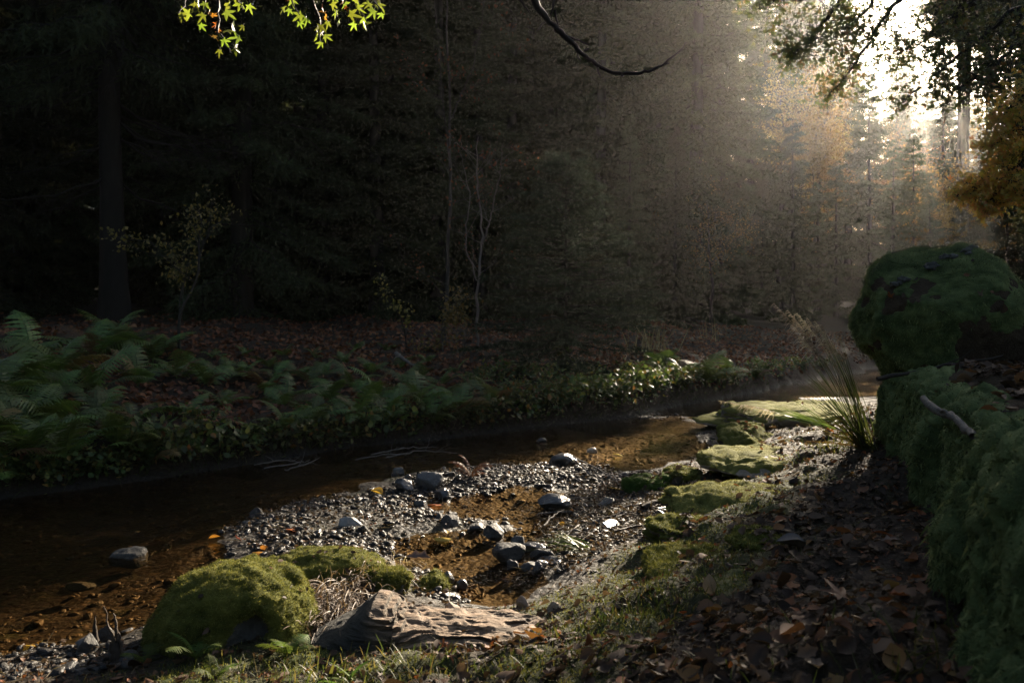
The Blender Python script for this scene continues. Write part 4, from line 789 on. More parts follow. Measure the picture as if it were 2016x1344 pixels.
for k, (px, py, s) in enumerate([(660,1336,.16),(690,1345,.2)]):
    q = onground(px, py); mb = MB(); B = np.zeros((9, 3)) + rng.normal(size=(9, 3)) * [.02, .02, 0]; curve_blades(mb, B, rng.normal(size=(9, 3)) * .4 + [-.8 if k else .6, -.1, .6], s * rng.uniform(.5, 1.1, 9), .012, rng, droop=.8)
    tag(mb.build('grass_tuft', FERNY, loc=q), ['broad bladed grass tuft bottom centre, leaning right', 'broad bladed grass tuft leaning toward the moss boulder'][k], 'grass')
# dead red-brown fern on the gravel
q = gpt(925, 942, .03); df = thing('dead_fern', 'red brown dead fern clump stranded on the upper gravel bar', 'plant', q); M_dead = leafmat('dead_fern', [(0, (.06, .018, .010)), (.6, (.15, .05, .025)), (1, (.22, .10, .05))], .3, .6)
for k in range(11):
    o = FR[k % 5].copy(); o.data = o.data.copy(); o.data.materials[0] = M_dead; COL.objects.link(o); o.parent = df; s = rng.uniform(.13, .3); o.scale = (s, s * .55, s * 1.2); o.rotation_euler = (rng.normal() * .3, rng.uniform(-.5, .4), rng.uniform(0, 6.3))
q = gpt(1150, 1080, .06); mb = MB(); B = rng.normal(size=(40, 3)) * [.04, .03, .0]; curve_blades(mb, B, rng.normal(size=(40, 3)) * .2 + [-1, .45, .35], .32 * rng.uniform(.5, 1.1, 40), .005, rng, droop=.6)
tag(mb.build('grass_tuft', leafmat('fresh_grass', [(0, (.04, .09, .015)), (1, (.09, .16, .03))], .4, .4), loc=q), 'fresh green grass blades lying over the wet gravel', 'grass')
# ================================================================= tall grass tuft with plumes
gb = onground(1706, 884); gt = thing('grass_tuft', 'tall green grass tuft leaning over the stream with feathery plumes on top', 'grass', gb)
M_tall = leafmat('tall_grass', [(0, (.10, .06, .02)), (.35, (.07, .085, .02)), (.8, (.06, .11, .03)), (1, (.12, .14, .05))], .45, .45)
M_plume = leafmat('plume', [(0, (.26, .20, .16)), (1, (.50, .42, .36))], .5, .6)
def gcurve(tip, bow=.1, n=14, base=None):
    base = rng.normal(size=3) * [.03, .03, 0] if base is None else base; t = np.linspace(0, 1, n)[:, None]; c = (base + tip) / 2 + np.array([.10, 0, .10]) * bow * np.linalg.norm(tip) * .7
    return (1 - t) ** 2 * base + 2 * t * (1 - t) * c + t ** 2 * tip
def ribbon(mb, P, w, r):
    n = len(P); T = norm_rows(np.gradient(P, axis=0)); S = norm_rows(np.cross(T, rng.normal(size=3) * .5 + [0, 1, .2])); hw = (w * (1 - np.linspace(0, 1, n) ** 2) * .5 + .0006)[:, None]
    V = np.empty((2 * n, 3)); V[0::2] = P - S * hw; V[1::2] = P + S * hw; i = np.arange(n - 1) * 2; mb.add(V, Q=np.stack([i, i + 1, i + 3, i + 2], 1), r=r)
s_ = gb[1] / F
def rel(px, py, dy=0.0): return wpt(px, py, gb[1] + dy) - gb
mb = MB()
for k in range(85):
    u = rng.random(); tip = rel(1575 + 95 * u + rng.normal() * 10, 680 + (rng.random() ** 1.2) * 150 - 30 * u, rng.normal() * .25); ribbon(mb, gcurve(tip, rng.uniform(.3, 1.0)), .0042, .35 + .65 * rng.random())
for k in range(55):
    ribbon(mb, gcurve(rel(1650 + rng.normal() * 45, 835 + rng.normal() * 22, rng.normal() * .15), .6), .005, rng.random() * .35)
mb.build('blades', M_tall, gt)
def plume(parent, C, L, seed, nseed=70):
    g = np.random.default_rng(seed); m = MB(); n = len(C); v, q = tube(C, .0018, 4); m.add(v, Q=q, r=.3); T = norm_rows(np.gradient(C, axis=0))
    i = (n * (1 - L) + g.random(nseed) * n * L).astype(int).clip(0, n - 1); f = (i / n - (1 - L)) / L; D = T[i] * .9 + g.normal(size=(nseed, 3)) * .35 + np.array([-.25, 0, -.25]); ln = .085 * (1.05 - f) + .015
    curve_blades(m, C[i], D, ln * g.uniform(.6, 1.2, nseed), .006, g, seg=3, droop=1.3, r=g.uniform(.3, 1, nseed)); m.build('plume', M_plume, parent)
for k, (px, py) in enumerate([(1524, 598), (1552, 612), (1570, 618), (1590, 626), (1562, 642), (1606, 634), (1580, 650), (1620, 655), (1618, 640)]):
    plume(gt, gcurve(rel(px, py, rng.normal() * .12), 1.0, 60), .22 if k else .28, 600 + k)
b2 = onground(1640, 846); g2 = thing('grass_tuft', 'few low grass stalks with one long plume stretching out over the water', 'grass', b2)
mb = MB()
for k in range(26): ribbon(mb, gcurve(wpt(1500 + rng.random() * 90, 806 + rng.normal() * 10, b2[1] + rng.normal() * .2) - b2, .5), .006, .5 + .5 * rng.random())
mb.build('blades', M_tall, g2); plume(g2, gcurve(wpt(1418, 789, b2[1]) - b2, .55, 60), .45, 640, 60); plume(g2, gcurve(wpt(1465, 796, b2[1] + .1) - b2, .5, 60), .4, 641, 40)
b3 = onground(1290, 690)
for k, (px, py, lb) in enumerate([(1285, 692, 'pale dry reed clump at the skirt of the young spruce'), (1400, 672, 'thin pale seed stalk glinting in the dark wood behind the bend')]):
    q = onground(px, py); mb = MB(); B = rng.normal(size=(50, 3)) * [.2, .15, 0]; curve_blades(mb, B[: 50 if k == 0 else 12], (rng.normal(size=(50, 3)) * .25 + [0, 0, 1])[: 50 if k == 0 else 12], [.9, .7][k] * rng.uniform(.5, 1.1, 50 if k == 0 else 12), .014, rng, droop=.4); tag(mb.build('reed_clump', M_straw, loc=q), lb, 'grass')
# ================================================================= brambles and low leafy plants on the far bank
def bramble(seed, n=150, wide=.45, tall=.4):
    g = np.random.default_rng(seed); m = MB(); V, T, Q = leaf_oval(seed, 0, .30, 5); P = []
    for k in range(9):
        a = g.uniform(0, 6.3); e = np.array([math.cos(a) * wide * g.uniform(.4, 1), math.sin(a) * wide * g.uniform(.4, 1), tall * g.uniform(.1, .8)]); c = np.array([e[0] * .4, e[1] * .4, tall * g.uniform(.9, 1.4)]); t = np.linspace(0, 1, 10)[:, None]; C = 2 * t * (1 - t) * c + t * t * e
        v, q = tube(C, .004, 4); m.add(v, Q=q, r=.0); i = g.integers(2, 10, n // 9); P.append(C[i] + g.normal(size=(len(i), 3)) * .05)
    P = np.concatenate(P); scatter(m, [leaf_oval(seed + k, 0, .32, 5) for k in range(4)], P, g.normal(size=(len(P), 3)) * .6 + [0, 0, 1], g.uniform(.05, .10, len(P)), g, r=g.random(len(P))); return m
M_bram = leafmat('bramble_leaf', [(0, (.04, .06, .018)), (.5, (.075, .115, .03)), (.85, (.16, .17, .04)), (1, (.22, .10, .03))], .45, .45)
BR = []
for k in range(4):
    r = empty('bramble'); bramble(700 + k).build('foliage', M_bram, r); BR.append(r)
BL = [(1010,800),(1050,790),(1090,800),(1040,825),(1120,810),(1150,800),(1180,805),(1150,780),(1200,785),(1220,800),(1240,785),(1260,770),(1200,760),(1250,755),(1290,780),(1310,765),(1160,755),(1110,770),(1070,760),(1350,770),(1390,765),(1420,772),(1455,760),(1330,740),(980,760),(1020,750),(940,770),(1500,752),(1540,738),(1100,825),(1210,812),(1275,795),(1340,778),(400,870),(470,890),(340,905),(630,890),(250,905),(40,965),(90,962),(140,955),(190,950),(240,942),(290,936),(350,925),(430,915),(510,900),(560,895),(610,886),(670,876),(710,868),(760,862),(820,858),(880,852),(930,845),(970,843),(1020,835),(-20,975),(1060,830),(1580,735),(1620,728)]
for k, (px, py) in enumerate(BL):
    q = onground(px, py); lb, gp = 'leafy green bramble on the far bank', 'brambles of the far bank'
    s = rng.uniform(.6, 1.05)
    if k < 4: r = BR[k]; r.location = q; r.scale = (s,) * 3; tag(r, lb, 'bramble', gp)
    else: dup(BR[k % 4], q, rng.uniform(0, 6.3), s, lb, gp)
    if k < 4: tag(r, lb, 'bramble', gp)
for k, (px, py, lb) in enumerate([(1212, 752, 'small rusty red shrub standing above the brambles'), (1105, 735, 'low green plant with round leaves at the spruce skirt')]):
    q = onground(px, py); r = thing('small_shrub', lb, 'shrub', q); bramble(720 + k, 110, .25, .5).build('foliage', [M_dead, M_bram][k], r)
for o in FR0: bpy.data.objects.remove(o)
# ================================================================= trees
M_needle = leafmat('spruce_needles', [(0, (.012, .021, .010)), (.5, (.026, .042, .019)), (1, (.050, .066, .030))], .38, .65, .06, 1.5, warm=(1.25, 1, .62))
M_young = leafmat('young_needles', [(0, (.008, .015, .007)), (.5, (.017, .029, .013)), (1, (.030, .044, .019))], .08, .8, .05, .9)
M_trunk = barkmat('spruce_bark', (.008, .007, .006), (.028, .024, .019), 7)
M_pale = barkmat('pale_bark', (.022, .020, .016), (.065, .06, .05), 12)
M_limb = barkmat('limb_bark', (.007, .006, .005), (.025, .02, .016), 16, .6)
def spruce(seed, Ht, Rd, base=.6, step=.42, nb=6, tw=.55, sh=.13, wd=.028, droop=.30, den=9, hang=.5, dead=0, rtrunk=None):
    g = np.random.default_rng(seed); wood = MB(); cr = MB(); rt = rtrunk or Ht * .013
    zt = np.linspace(-.3, Ht, 24); tp = np.stack([.02 * Ht * np.sin(zt * .25 + seed) * .25, .02 * Ht * np.cos(zt * .21 + seed) * .2, zt], 1)
    rr = rt * (1 - zt / Ht * .97) * (1 + .45 * np.exp(-np.maximum(zt, 0) / .35)); v, q = tube(tp, np.maximum(rr, .004), 18); v += (v - np.repeat(tp, 18, 0)) * (.10 * fbm(v * [9, 9, 1.5], 3, seed))[:, None]; wood.add(v, Q=q)
    z = base; P0, D0, L0 = [], [], []
    while z < Ht - .12:
        t = (z - base) / (Ht - base); bl0 = Rd * (1 - t) ** .85 * (1 - .35 * np.exp(-t * 9)) + .10
        for k in range(nb):
            a = g.uniform(0, 6.283); bl = bl0 * g.uniform(.55, 1.12); n = 8; s = np.linspace(0, 1, n); zz = z + g.normal() * step * .3
            up = .35 * t; dz = bl * (up * s - (droop * (1 - .6 * t)) * s ** 1.25 * 1.5 + .22 * droop * 2 * s ** 3)
            C = np.stack([np.cos(a) * bl * s, np.sin(a) * bl * s, zz + dz], 1); C[:, :2] += np.interp(zz, zt, tp[:, 0]), np.interp(zz, zt, tp[:, 1])
            C[1:] += g.normal(size=(n - 1, 3)) * bl * .02
            v, q = tube(C, np.linspace(max(.005, bl * .013), .003, n), 4); wood.add(v, Q=q)
            m = max(4, int(bl / tw * den)); si = g.uniform(.02, 1.0, m) ** .9; B = np.stack([np.interp(si, s, C[:, i]) for i in range(3)], 1)
            out = np.array([np.cos(a), np.sin(a), 0]); sd = np.array([-np.sin(a), np.cos(a), 0]); sg = g.choice([-1, 1], m)
            D = out * g.uniform(.3, .9, m)[:, None] + sd * (sg * g.uniform(.3, 1, m))[:, None] + np.array([0, 0, -1]) * (hang * g.uniform(.4, 1.7, m) * (1 - .7 * t))[:, None]
            P0.append(B); D0.append(norm_rows(D)); L0.append(tw * (1.05 - .55 * si) * min(1, bl / tw) * g.uniform(.5, 1.2, m))
        z += step * (1 - .45 * t) * g.uniform(.8, 1.2)
    P0 = np.concatenate(P0); D0 = np.concatenate(D0); L0 = np.concatenate(L0); K = max(5, int(tw / sh * 2.2)); tone = g.random(len(P0)) * .6 + .2
    for k in range(K):
        f = (k + g.random(len(P0))) / K; P = P0 + D0 * (L0 * f)[:, None]; P[:, 2] -= L0 * f ** 2 * .22
        d = D0 * .75 + g.normal(size=P0.shape) * .55 + [0, 0, -.12 * hang * 2]; blades(cr, P, d, sh * g.uniform(.6, 1.25, len(P0)), wd, g, np.clip(tone + g.normal(size=len(P0)) * .15, 0, 1))
    for k in range(dead):
        zz = g.uniform(.12, .6) * Ht; a = g.uniform(0, 6.283); bl = Rd * g.uniform(.5, 1.2); s = np.linspace(0, 1, 9); C = np.stack([np.cos(a) * bl * s, np.sin(a) * bl * s, zz + bl * (-.45 * s ** .8 + .28 * s ** 3)], 1) + g.normal(size=(9, 3)) * .03
        v, q = tube(C, np.linspace(.022, .003, 9), 4); wood.add(v, Q=q)
        for j in range(16):
            i = g.integers(2, 9); E = C[i] + np.array([np.cos(a + g.normal() * .8) * .2, np.sin(a + g.normal() * .8) * .2, -.25]) * g.uniform(.5, 2.2); B = wig([C[i], (C[i] + E) / 2 + [0, 0, .05], E], .012, g, 6); v, q = tube(B, np.linspace(.006, .002, 6), 3); wood.add(v, Q=q)
    return wood, cr
PROTO = {}
def spr(key, mat=M_needle, name='spruce_tree', **k):
    r = empty(name); w, c = spruce(**k); w.build('trunk', M_trunk, r); c.build('crown', mat, r); PROTO[key] = r
spr('A', seed=1, Ht=18, Rd=2.9, base=.5, step=.60, nb=8, tw=.55, sh=.15, wd=.040, den=26, hang=.42, droop=.46)
spr('B', seed=2, Ht=15, Rd=2.3, base=.4, step=.55, nb=8, tw=.50, sh=.14, wd=.038, den=24, hang=.32, droop=.40)
spr('C', seed=3, Ht=21, Rd=3.2, base=5.0, step=.42, nb=7, tw=.7, sh=.19, wd=.042, den=12, hang=1.1, droop=.42, dead=90, rtrunk=.235)
spr('E', seed=5, Ht=7, Rd=1.55, base=.25, step=.44, nb=8, tw=.34, sh=.10, wd=.026, den=20, hang=.30, droop=.32)
spr('T', seed=6, Ht=26, Rd=3.0, base=7, step=.5, nb=7, tw=.7, sh=.22, wd=.06, den=9, hang=.8, droop=.34, dead=12)
spr('P', name='shade_pine', seed=9, Ht=31, Rd=3.3, base=17.9, step=.4, nb=10, tw=.7, sh=.24, wd=.08, den=14, hang=.3, droop=.05, dead=10)  # invented pine, crown base set high to block sun over the near ground
spr('Y', M_young, seed=7, Ht=3.5, Rd=1.75, base=.08, step=.14, nb=8, tw=.28, sh=.08, wd=.011, den=12, hang=.12, droop=.12)
first = set()
def place(key, x, y, s=1.0, label=None, group=None, rz=None, cat='tree', name=None, sxy=1.0):
    z = h1(x, y) - .05; rz = rng.uniform(0, 6.283) if rz is None else rz
    if key not in first: first.add(key); r = PROTO[key]; r.location = (x, y, z); r.rotation_euler = (0, 0, rz)
    else: r = dup(PROTO[key], (x, y, z), rz); 
    r.scale = (s * sxy, s * sxy, s); tag(r, label, cat)
    if group: r['group'] = group
    elif 'group' in r: del r['group']
    return r
GD = ('dark spruce crowding with others in the shady wood across the stream', 'spruces of the dark wood')
def at_px(key, px, Y, s=1.0, label=None, **k):
    x = (px - 1008) / F * Y
    return place(key, x, Y, s, label or GD[0], None if label else GD[1], **k)
at_px('C', 226, 15.2, 1.0, 'big spruce with a thick bare trunk and dangling dead branches, behind the ferns', rz=.4)
at_px('A', 470, 16.8, 1.0, 'dense spruce with curtains of hanging twigs, behind the yellowing sapling', rz=1.0)
at_px('Y', 1112, 12.0, 1.0, 'small full young spruce standing at the bend of the far bank', rz=0)
at_px('A', 1372, 26, 1.18, 'tall spruce whose edge glows beside the bright gap in the wood', rz=2)
at_px('E', 1562, 27, 1.0, 'young spruce standing in front of the sunbeams, left of the dark pointed one', rz=1)
at_px('E', 1712, 31, 1.42, 'dark pointed spruce standing alone in the bright haze', rz=2, sxy=.85)
for key, px, Y, s in [('B',50,17.5,1),('A',-90,16,1),('A',330,21,1),('B',640,19.5,1.1),('B',590,23,1),('A',150,23,1.1),('C',20,24,1),('A',760,22,1),('B',860,19.5,1),('A',900,25,1.1),('B',1010,22,1.05),('A',1085,26,1.1),('B',1180,21.5,1),('A',1210,27,1.05),('A',1000,31,1.15),('A',700,29,1.1),('B',420,28,1.2),('A',250,31,1.1),('B',80,32,1.2),('A',1130,34,1.2),('A',1260,38,1.2),('B',1365,33,1.15),('A',1420,40,1.0),('A',830,36,1.2),('A',560,37,1.2),('A',-60,28,1.1),('A',360,42,1.2),('A',950,42,1.3),('A',1340,47,1.3),('A',150,43,1.2),('B',-200,20,1),('A',-330,24,1),('A',660,46,1.3),('A',1180,50,1.3),('A',520,26,1.2),('A',1290,30,1.15),('A',1110,30,1.2),('A',900,50,1.3),('A',780,52,1.3),('A',540,52,1.3),('A',430,56,1.3),('A',280,54,1.3),('A',60,50,1.3),('A',1060,56,1.3),('A',1300,58,1.2),('B',1040,24,1.1),('B',300,25,1.1),('A',-30,36,1.2),('A',-200,34,1.2),('A',-300,44,1.3),('A',680,38,1.3),('B',940,20.5,.9),('B',740,18.5,.9),('B',1420,26,.42),('B',1500,31,.40),('B',1240,19,.35),('B',1330,22,.38)]: at_px(key, px, Y, s)
HZ = ('pale hazy spruce far off beyond the sunbeams', 'hazy far spruces')
for key, px, Y, s in [('B',1856,58,1.2),('A',1720,100,1.35),('A',1772,92,1.3),('A',1690,108,1.35),('A',1640,104,1.3),('A',1590,110,1.4),('A',1825,105,1.5),('A',1870,88,1.3),('A',1920,98,1.45),('A',1965,84,1.3),('A',2020,90,1.4),('A',2080,80,1.3),('B',1478,52,.95),('A',1535,60,.85),('B',1590,56,.68),('A',1640,66,.72),('B',1700,62,.66),('A',1400,58,1.1),('A',1760,70,.8),('A',1480,44,1.2),('A',1460,75,1.0),('A',1560,85,.95),('A',1660,90,.85),('B',1610,70,.7),('A',1840,74,.9),('A',1930,66,.9),('B',1880,56,.8),('A',2010,60,1.0)]:
    place(key, (px - 1008) / F * Y, Y, s, *HZ)
TL = ('tall hazy conifer trunk rising into the bright sky behind the leaves', 'tall trunks in the bright haze')
for px, Y, s in [(1560, 58, 1.1), (1590, 62, 1.15), (1620, 60, 1.1), (1650, 70, 1.2), (1540, 50, 1.0), (1668, 62, .95), (1768, 74, .95), (1793, 76, .95), (2030, 44, 1.0), (2110, 42, 1.0)]:
    place('T', (px - 1008) / F * Y, Y, s, *TL)
for px, Y, lb in [(1901, 50, 'tallest pine, added to shade the near ground, right of the gap'), (2015, 50, 'second pine added for shade, farther from the gap'), (1890, 54, 'added shade pine half hidden by the tallest one'), (1950, 56, 'added shade pine between the others, behind the leaves')]: place('P', (px - 1008) / F * Y, Y, 1.0 if Y < 52 else 1.06, lb, rz=px * .7)  # pines put in to keep the sun off the near right bank
SR = ('dim bluish young spruce in the shade behind the large boulder', 'shaded young spruces behind the boulder')
for px, Y, s in [(1830, 28, .75), (1905, 26, .8), (1985, 25, .85), (2060, 24, .9), (1940, 33, 1.0), (1790, 36, .9), (2020, 30, 1.1), (1860, 40, 1.1), (1645, 30, .85), (1800, 30, 1.05), (1760, 29, .95), (1610, 33, .8)]: place('E', (px - 1008) / F * Y, Y, s, *SR)  # the last ones are added to keep sun off the far water strip
ED = ('spruce standing at the stream side outside the picture, shading the bank', 'spruces shading the bank')
for x, y, s in [(21, 16, 1), (25, 22, 1), (19, 25, .9), (28, 30, 1), (32, 20, 1.1), (23, 8, 1), (-13, 8, 1), (-16, 13, 1), (-11.5, 2, 1), (-8, -4, 1), (-3, -8, 1), (-15, -5, 1), (1, -13, 1.1), (10, -11, 1.1), (-9, -13, 1.1)]: place('A', x, y, s, *ED)
# ---------------------------------------------------------------- broadleaved trees and saplings
def branchy(mb, p, d, L, r, depth, g, tips, nch=4, spread=.7, up=.15, sides=6, seg=7, wob=.10):
    d = d / np.linalg.norm(d); C = [p]; dd = d.copy()
    for k in range(seg): dd = dd + g.normal(size=3) * wob + [0, 0, up * .15]; dd /= np.linalg.norm(dd); C.append(C[-1] + dd * L / seg)
    C = np.array(C); v, q = tube(C, np.linspace(r, r * .45, seg + 1), sides); mb.add(v, Q=q)
    if depth == 0: tips.append(C); return
    for k in range(nch):
        t = g.uniform(.35, 1.0) if k else 1.0; i = min(seg, int(t * seg)); T = C[i] - C[i-1]; T /= np.linalg.norm(T); e = T + g.normal(size=3) * spread + [0, 0, up]
        branchy(mb, C[i], e, L * g.uniform(.45, .72), r * (.45 + .2 * (k == 0)) * g.uniform(.7, 1), depth - 1, g, tips, nch, spread, up, max(3, sides - 1), max(4, seg - 1), wob * 1.2)
def leaftips(mb, tips, n, size, g, protos, sd=.1, r=None):
    C = np.concatenate(tips); P = C[g.integers(len(C), size=n)] + g.normal(size=(n, 3)) * sd
    scatter(mb, protos, P, g.normal(size=(n, 3)) + [0, 0, .6], size * g.uniform(.6, 1.2, n), g, r=r)
def tree(name, label, px, Y, hgt, r, mat, bark, nl, ls, seed, depth=3, nch=4, spread=.6, up=.3, base=None, lean=(0, 0), sd=.12, L0=.55, group=None, loc=None):
    g = np.random.default_rng(seed); x = (px - 1008) / F * Y; q = np.array([x, Y, h1(x, Y) - .03]) if loc is None else np.array(loc)
    t = thing(name, label, 'tree', q, group=group); w = MB(); tips = []; branchy(w, np.zeros(3), np.array([lean[0], lean[1], 1.]), hgt * L0, r, depth, g, tips, nch, spread, up)
    w.build('trunk', bark, t); c = MB()
    if nl: leaftips(c, tips, nl, ls, g, LS, sd); c.build('crown', mat, t)
    return t
M_yel = leafmat('yellow_olive_leaf', [(0, (.07, .065, .015)), (.6, (.15, .13, .03)), (1, (.24, .17, .04))], .4, .5)
M_gold = leafmat('golden_leaf', [(0, (.12, .075, .02)), (.6, (.22, .135, .035)), (1, (.28, .18, .06))], .5, .5)
M_brown = leafmat('copper_leaf', [(0, (.09, .05, .02)), (.6, (.20, .10, .035)), (1, (.28, .15, .05))], .5, .5)
def on(px, py): q = onground(px, py); return q
q = on(354, 692); tree('sapling', 'slim sapling with sparse yellowing leaves rising out of the ferns', 0, 0, 2.3, .026, M_yel, M_pale, 620, .06, 801, 3, 5, .62, .25, loc=q, sd=.06, L0=.52)
q = on(872, 694); tree('sapling', 'low spreading sapling with thin yellowish leaves at the foot of the pale slim tree', 0, 0, 1.35, .022, M_yel, M_pale, 620, .06, 802, 3, 5, .75, .05, loc=q, sd=.07, L0=.45)
q = on(800, 690); tree('sapling', 'thin pole sapling with a few leaves, left of the pale slim tree', 0, 0, 1.2, .012, M_yel, M_limb, 120, .06, 803, 2, 3, .7, .2, loc=q, sd=.05)
q = on(912, 700); tree('sapling', 'leafless forked sapling stub, right of the pale slim tree', 0, 0, .8, .014, None, M_pale, 0, 0, 804, 2, 2, .5, .3, loc=q)
def polytree(name, label, base, polys, radii, seed, ntw, mat=None, nl=0, ls=.06, bark=M_pale, twl=.9):
    g = np.random.default_rng(seed); t = thing(name, label, 'tree', base); w = MB(); tips = []
    for pts, r in zip(polys, radii):
        P = np.array([wpt(a, b_, base[1]) for a, b_ in pts]) - base; Q = wig(P, .012, g, 26); Q[:, 1] += np.cumsum(g.normal(size=26) * .02); v, q_ = tube(Q, np.linspace(r, r * .3, 26), 7); w.add(v, Q=q_)
        for k in range(ntw):
            i = g.integers(4, 25); d = np.array([g.choice([-1, 1]) * g.uniform(.3, 1), g.normal() * .6, g.uniform(.1, .9)]); branchy(w, Q[i], d, twl * g.uniform(.4, 1.2), max(.004, r * .22), 2, g, tips, 3, .45, .2, 4, 5)
    w.build('trunk', bark, t)
    if nl: c = MB(); leaftips(c, tips, nl, ls, g, LS, .08); c.build('crown', mat, t)
    return t
q = on(872, 690); q = np.array([(876 - 1008) / F * (q[1] + .4), q[1] + .4, h1((876 - 1008) / F * (q[1] + .4), q[1] + .4)])
polytree('slim_tree', 'tall slim pale barked tree with a fork, standing in the dark wood', q, [[(876,700),(880,560),(884,400),(886,237),(880,100),(876,-120)], [(886,240),(905,190),(931,130),(960,-40)], [(884,330),(870,180),(858,40),(850,-100)]], [.036, .015, .011], 811, 9, M_brown, 420, .06)
q2 = np.array([(942 - 1008) / F * 13.0, 13.0, h1((942 - 1008) / F * 13.0, 13.0)])
polytree('slim_tree', 'crooked grey tree with twisted bare twigs, beside the slim pale one', q2, [[(938,700),(938,552),(950,480),(944,400),(936,330),(942,270)], [(950,480),(968,420),(985,340),(990,290)], [(938,552),(915,470),(925,380),(905,300)]], [.024, .013, .012], 812, 7, M_brown, 160, .06, bark=M_grey, twl=.6)
tree('broadleaf_tree', 'golden leaved tree lit through by the low sun', 1606, 36, 12.0, .12, M_gold, M_limb, 11000, .10, 821, 4, 4, .55, .35, sd=.35, L0=.42)
tree('broadleaf_tree', 'thin copper leaved tree in the haze below the overhanging leaves', 1840, 30, 8.6, .10, M_brown, M_limb, 9000, .10, 822, 4, 4, .6, .3, sd=.45, L0=.40)
tree('broadleaf_tree', 'second copper leaved tree, farther right in the haze', 1915, 33, 9.0, .10, M_brown, M_limb, 9000, .10, 823, 4, 4, .6, .3, sd=.45, L0=.40)
tree('broadleaf_tree', 'bare twiggy tree against the brightest sky', 1650, 52, 21, .16, M_gold, M_limb, 2500, .10, 824, 5, 4, .5, .35, sd=.3, L0=.40)
tree('broadleaf_tree', 'thin leaved tree whose twigs break up the sky beside the glowing spruce', 1505, 48, 21, .16, M_gold, M_limb, 6000, .10, 827, 5, 4, .5, .35, sd=.4, L0=.40)
tree('broadleaf_tree', 'slender yellow tree between the thin leaved and the bare twiggy one', 1590, 56, 22, .16, M_gold, M_limb, 8000, .11, 828, 5, 4, .5, .35, sd=.45, L0=.40)
tree('broadleaf_tree', 'pale twiggy tree fading in the brightest haze behind the gap', 1790, 68, 20, .15, M_brown, M_limb, 7000, .12, 832, 5, 4, .55, .3, sd=.5, L0=.40)
tree('broadleaf_tree', 'low rusty tree at the foot of the bright gap', 1755, 54, 13, .12, M_brown, M_limb, 7000, .11, 829, 4, 4, .6, .3, sd=.4, L0=.40)
tree('broadleaf_tree', 'hazy rust coloured tree right of the bright gap', 1860, 66, 19, .16, M_brown, M_limb, 9000, .13, 830, 5, 4, .55, .3, sd=.5, L0=.40)
tree('broadleaf_tree', 'rust coloured tree farthest right in the haze', 1950, 60, 18, .16, M_brown, M_limb, 9000, .13, 831, 5, 4, .55, .3, sd=.5, L0=.40)
tree('broadleaf_tree', 'leafy tree filtering the light left of the golden one', 1540, 42, 17, .14, M_gold, M_limb, 9000, .11, 825, 4, 4, .55, .35, sd=.45, L0=.40)
tree('broadleaf_tree', 'brown leaved understorey tree below the glowing spruce', 1400, 24, 5.5, .06, M_brown, M_limb, 2600, .05, 826, 4, 4, .6, .2, sd=.25, L0=.40)
# ---------------------------------------------------------------- overhanging trees of the near bank
M_mapL = leafmat('maple_green', [(0, (.035, .055, .010)), (.5, (.06, .085, .014)), (.85, (.10, .10, .02)), (1, (.15, .08, .02))], .45, .4, .45, 1.9)
M_mapO = leafmat('maple_orange', [(0, (.17, .17, .03)), (.4, (.33, .25, .045)), (.7, (.46, .24, .05)), (1, (.40, .12, .035))], .6, .35, .6, 1.7)
M_mapY = leafmat('maple_lime', [(0, (.09, .12, .012)), (1, (.13, .16, .02))], .5, .4, .5, 1.8)
MPL = [leaf_maple(900 + k, .5) for k in range(5)]
def hanging_tree(name, label, trunk, rt, limbs, Y0, mat, lsz, nper, seed, sd, bark=M_limb, rfun=None):
    g = np.random.default_rng(seed); base = np.array([trunk[0], trunk[1], h1(trunk[0], trunk[1]) - .1]); t = thing(name, label, 'tree', base); w = MB(); c = MB()
    top = base + [0, 0, 9.0]; v, q = tube(np.array([base, base + [.05, 0, 2], base + [-.1, .05, 5], top]) - base, [rt * 1.25, rt, rt * .8, rt * .4], 10); w.add(v, Q=q)
    for k, (pts, dY) in enumerate(limbs):
        P = np.array([wpt(a, b_, Y0 + dY) for a, b_ in pts]); zt = min(P[0, 2] * .75 + 1.0, top[2] - .5); P = np.concatenate([[[trunk[0], trunk[1], max(2.2, zt)]], P]); Q = wig(P, .015, g, 40) - base
        v, q = tube(Q, np.linspace(.05, .004, 40), 5); w.add(v, Q=q); n = int(nper * (len(pts)))
        lo = 23; i = g.integers(lo, 40, n); B = Q[i]; OFF = g.normal(size=(n, 3)) * np.array([sd, sd * 1.2, sd * .8]) * np.interp(i, [lo, 39], [1.3, .45])[:, None]; PP = B + OFF; i2 = g.integers(2, 12, n // 2); PP = np.concatenate([PP, Q[i2] + g.normal(size=(len(i2), 3)) * [.3, .35, .22]]); n2 = len(PP)
        for j in range(0, n, 7):
            v, q = tube(np.array([B[j], B[j] + OFF[j] * .5 + [0, 0, .02], PP[j]]), [.004, .003, .0015], 3); w.add(v, Q=q)
        scatter(c, MPL, PP, g.normal(size=(n2, 3)) * .8 + [0, -.5, .5], lsz * g.uniform(.6, 1.25, n2), g, r=g.random(n2) if rfun is None else rfun(PP + base, g))
    w.build('trunk', bark, t); c.build('crown', mat, t)
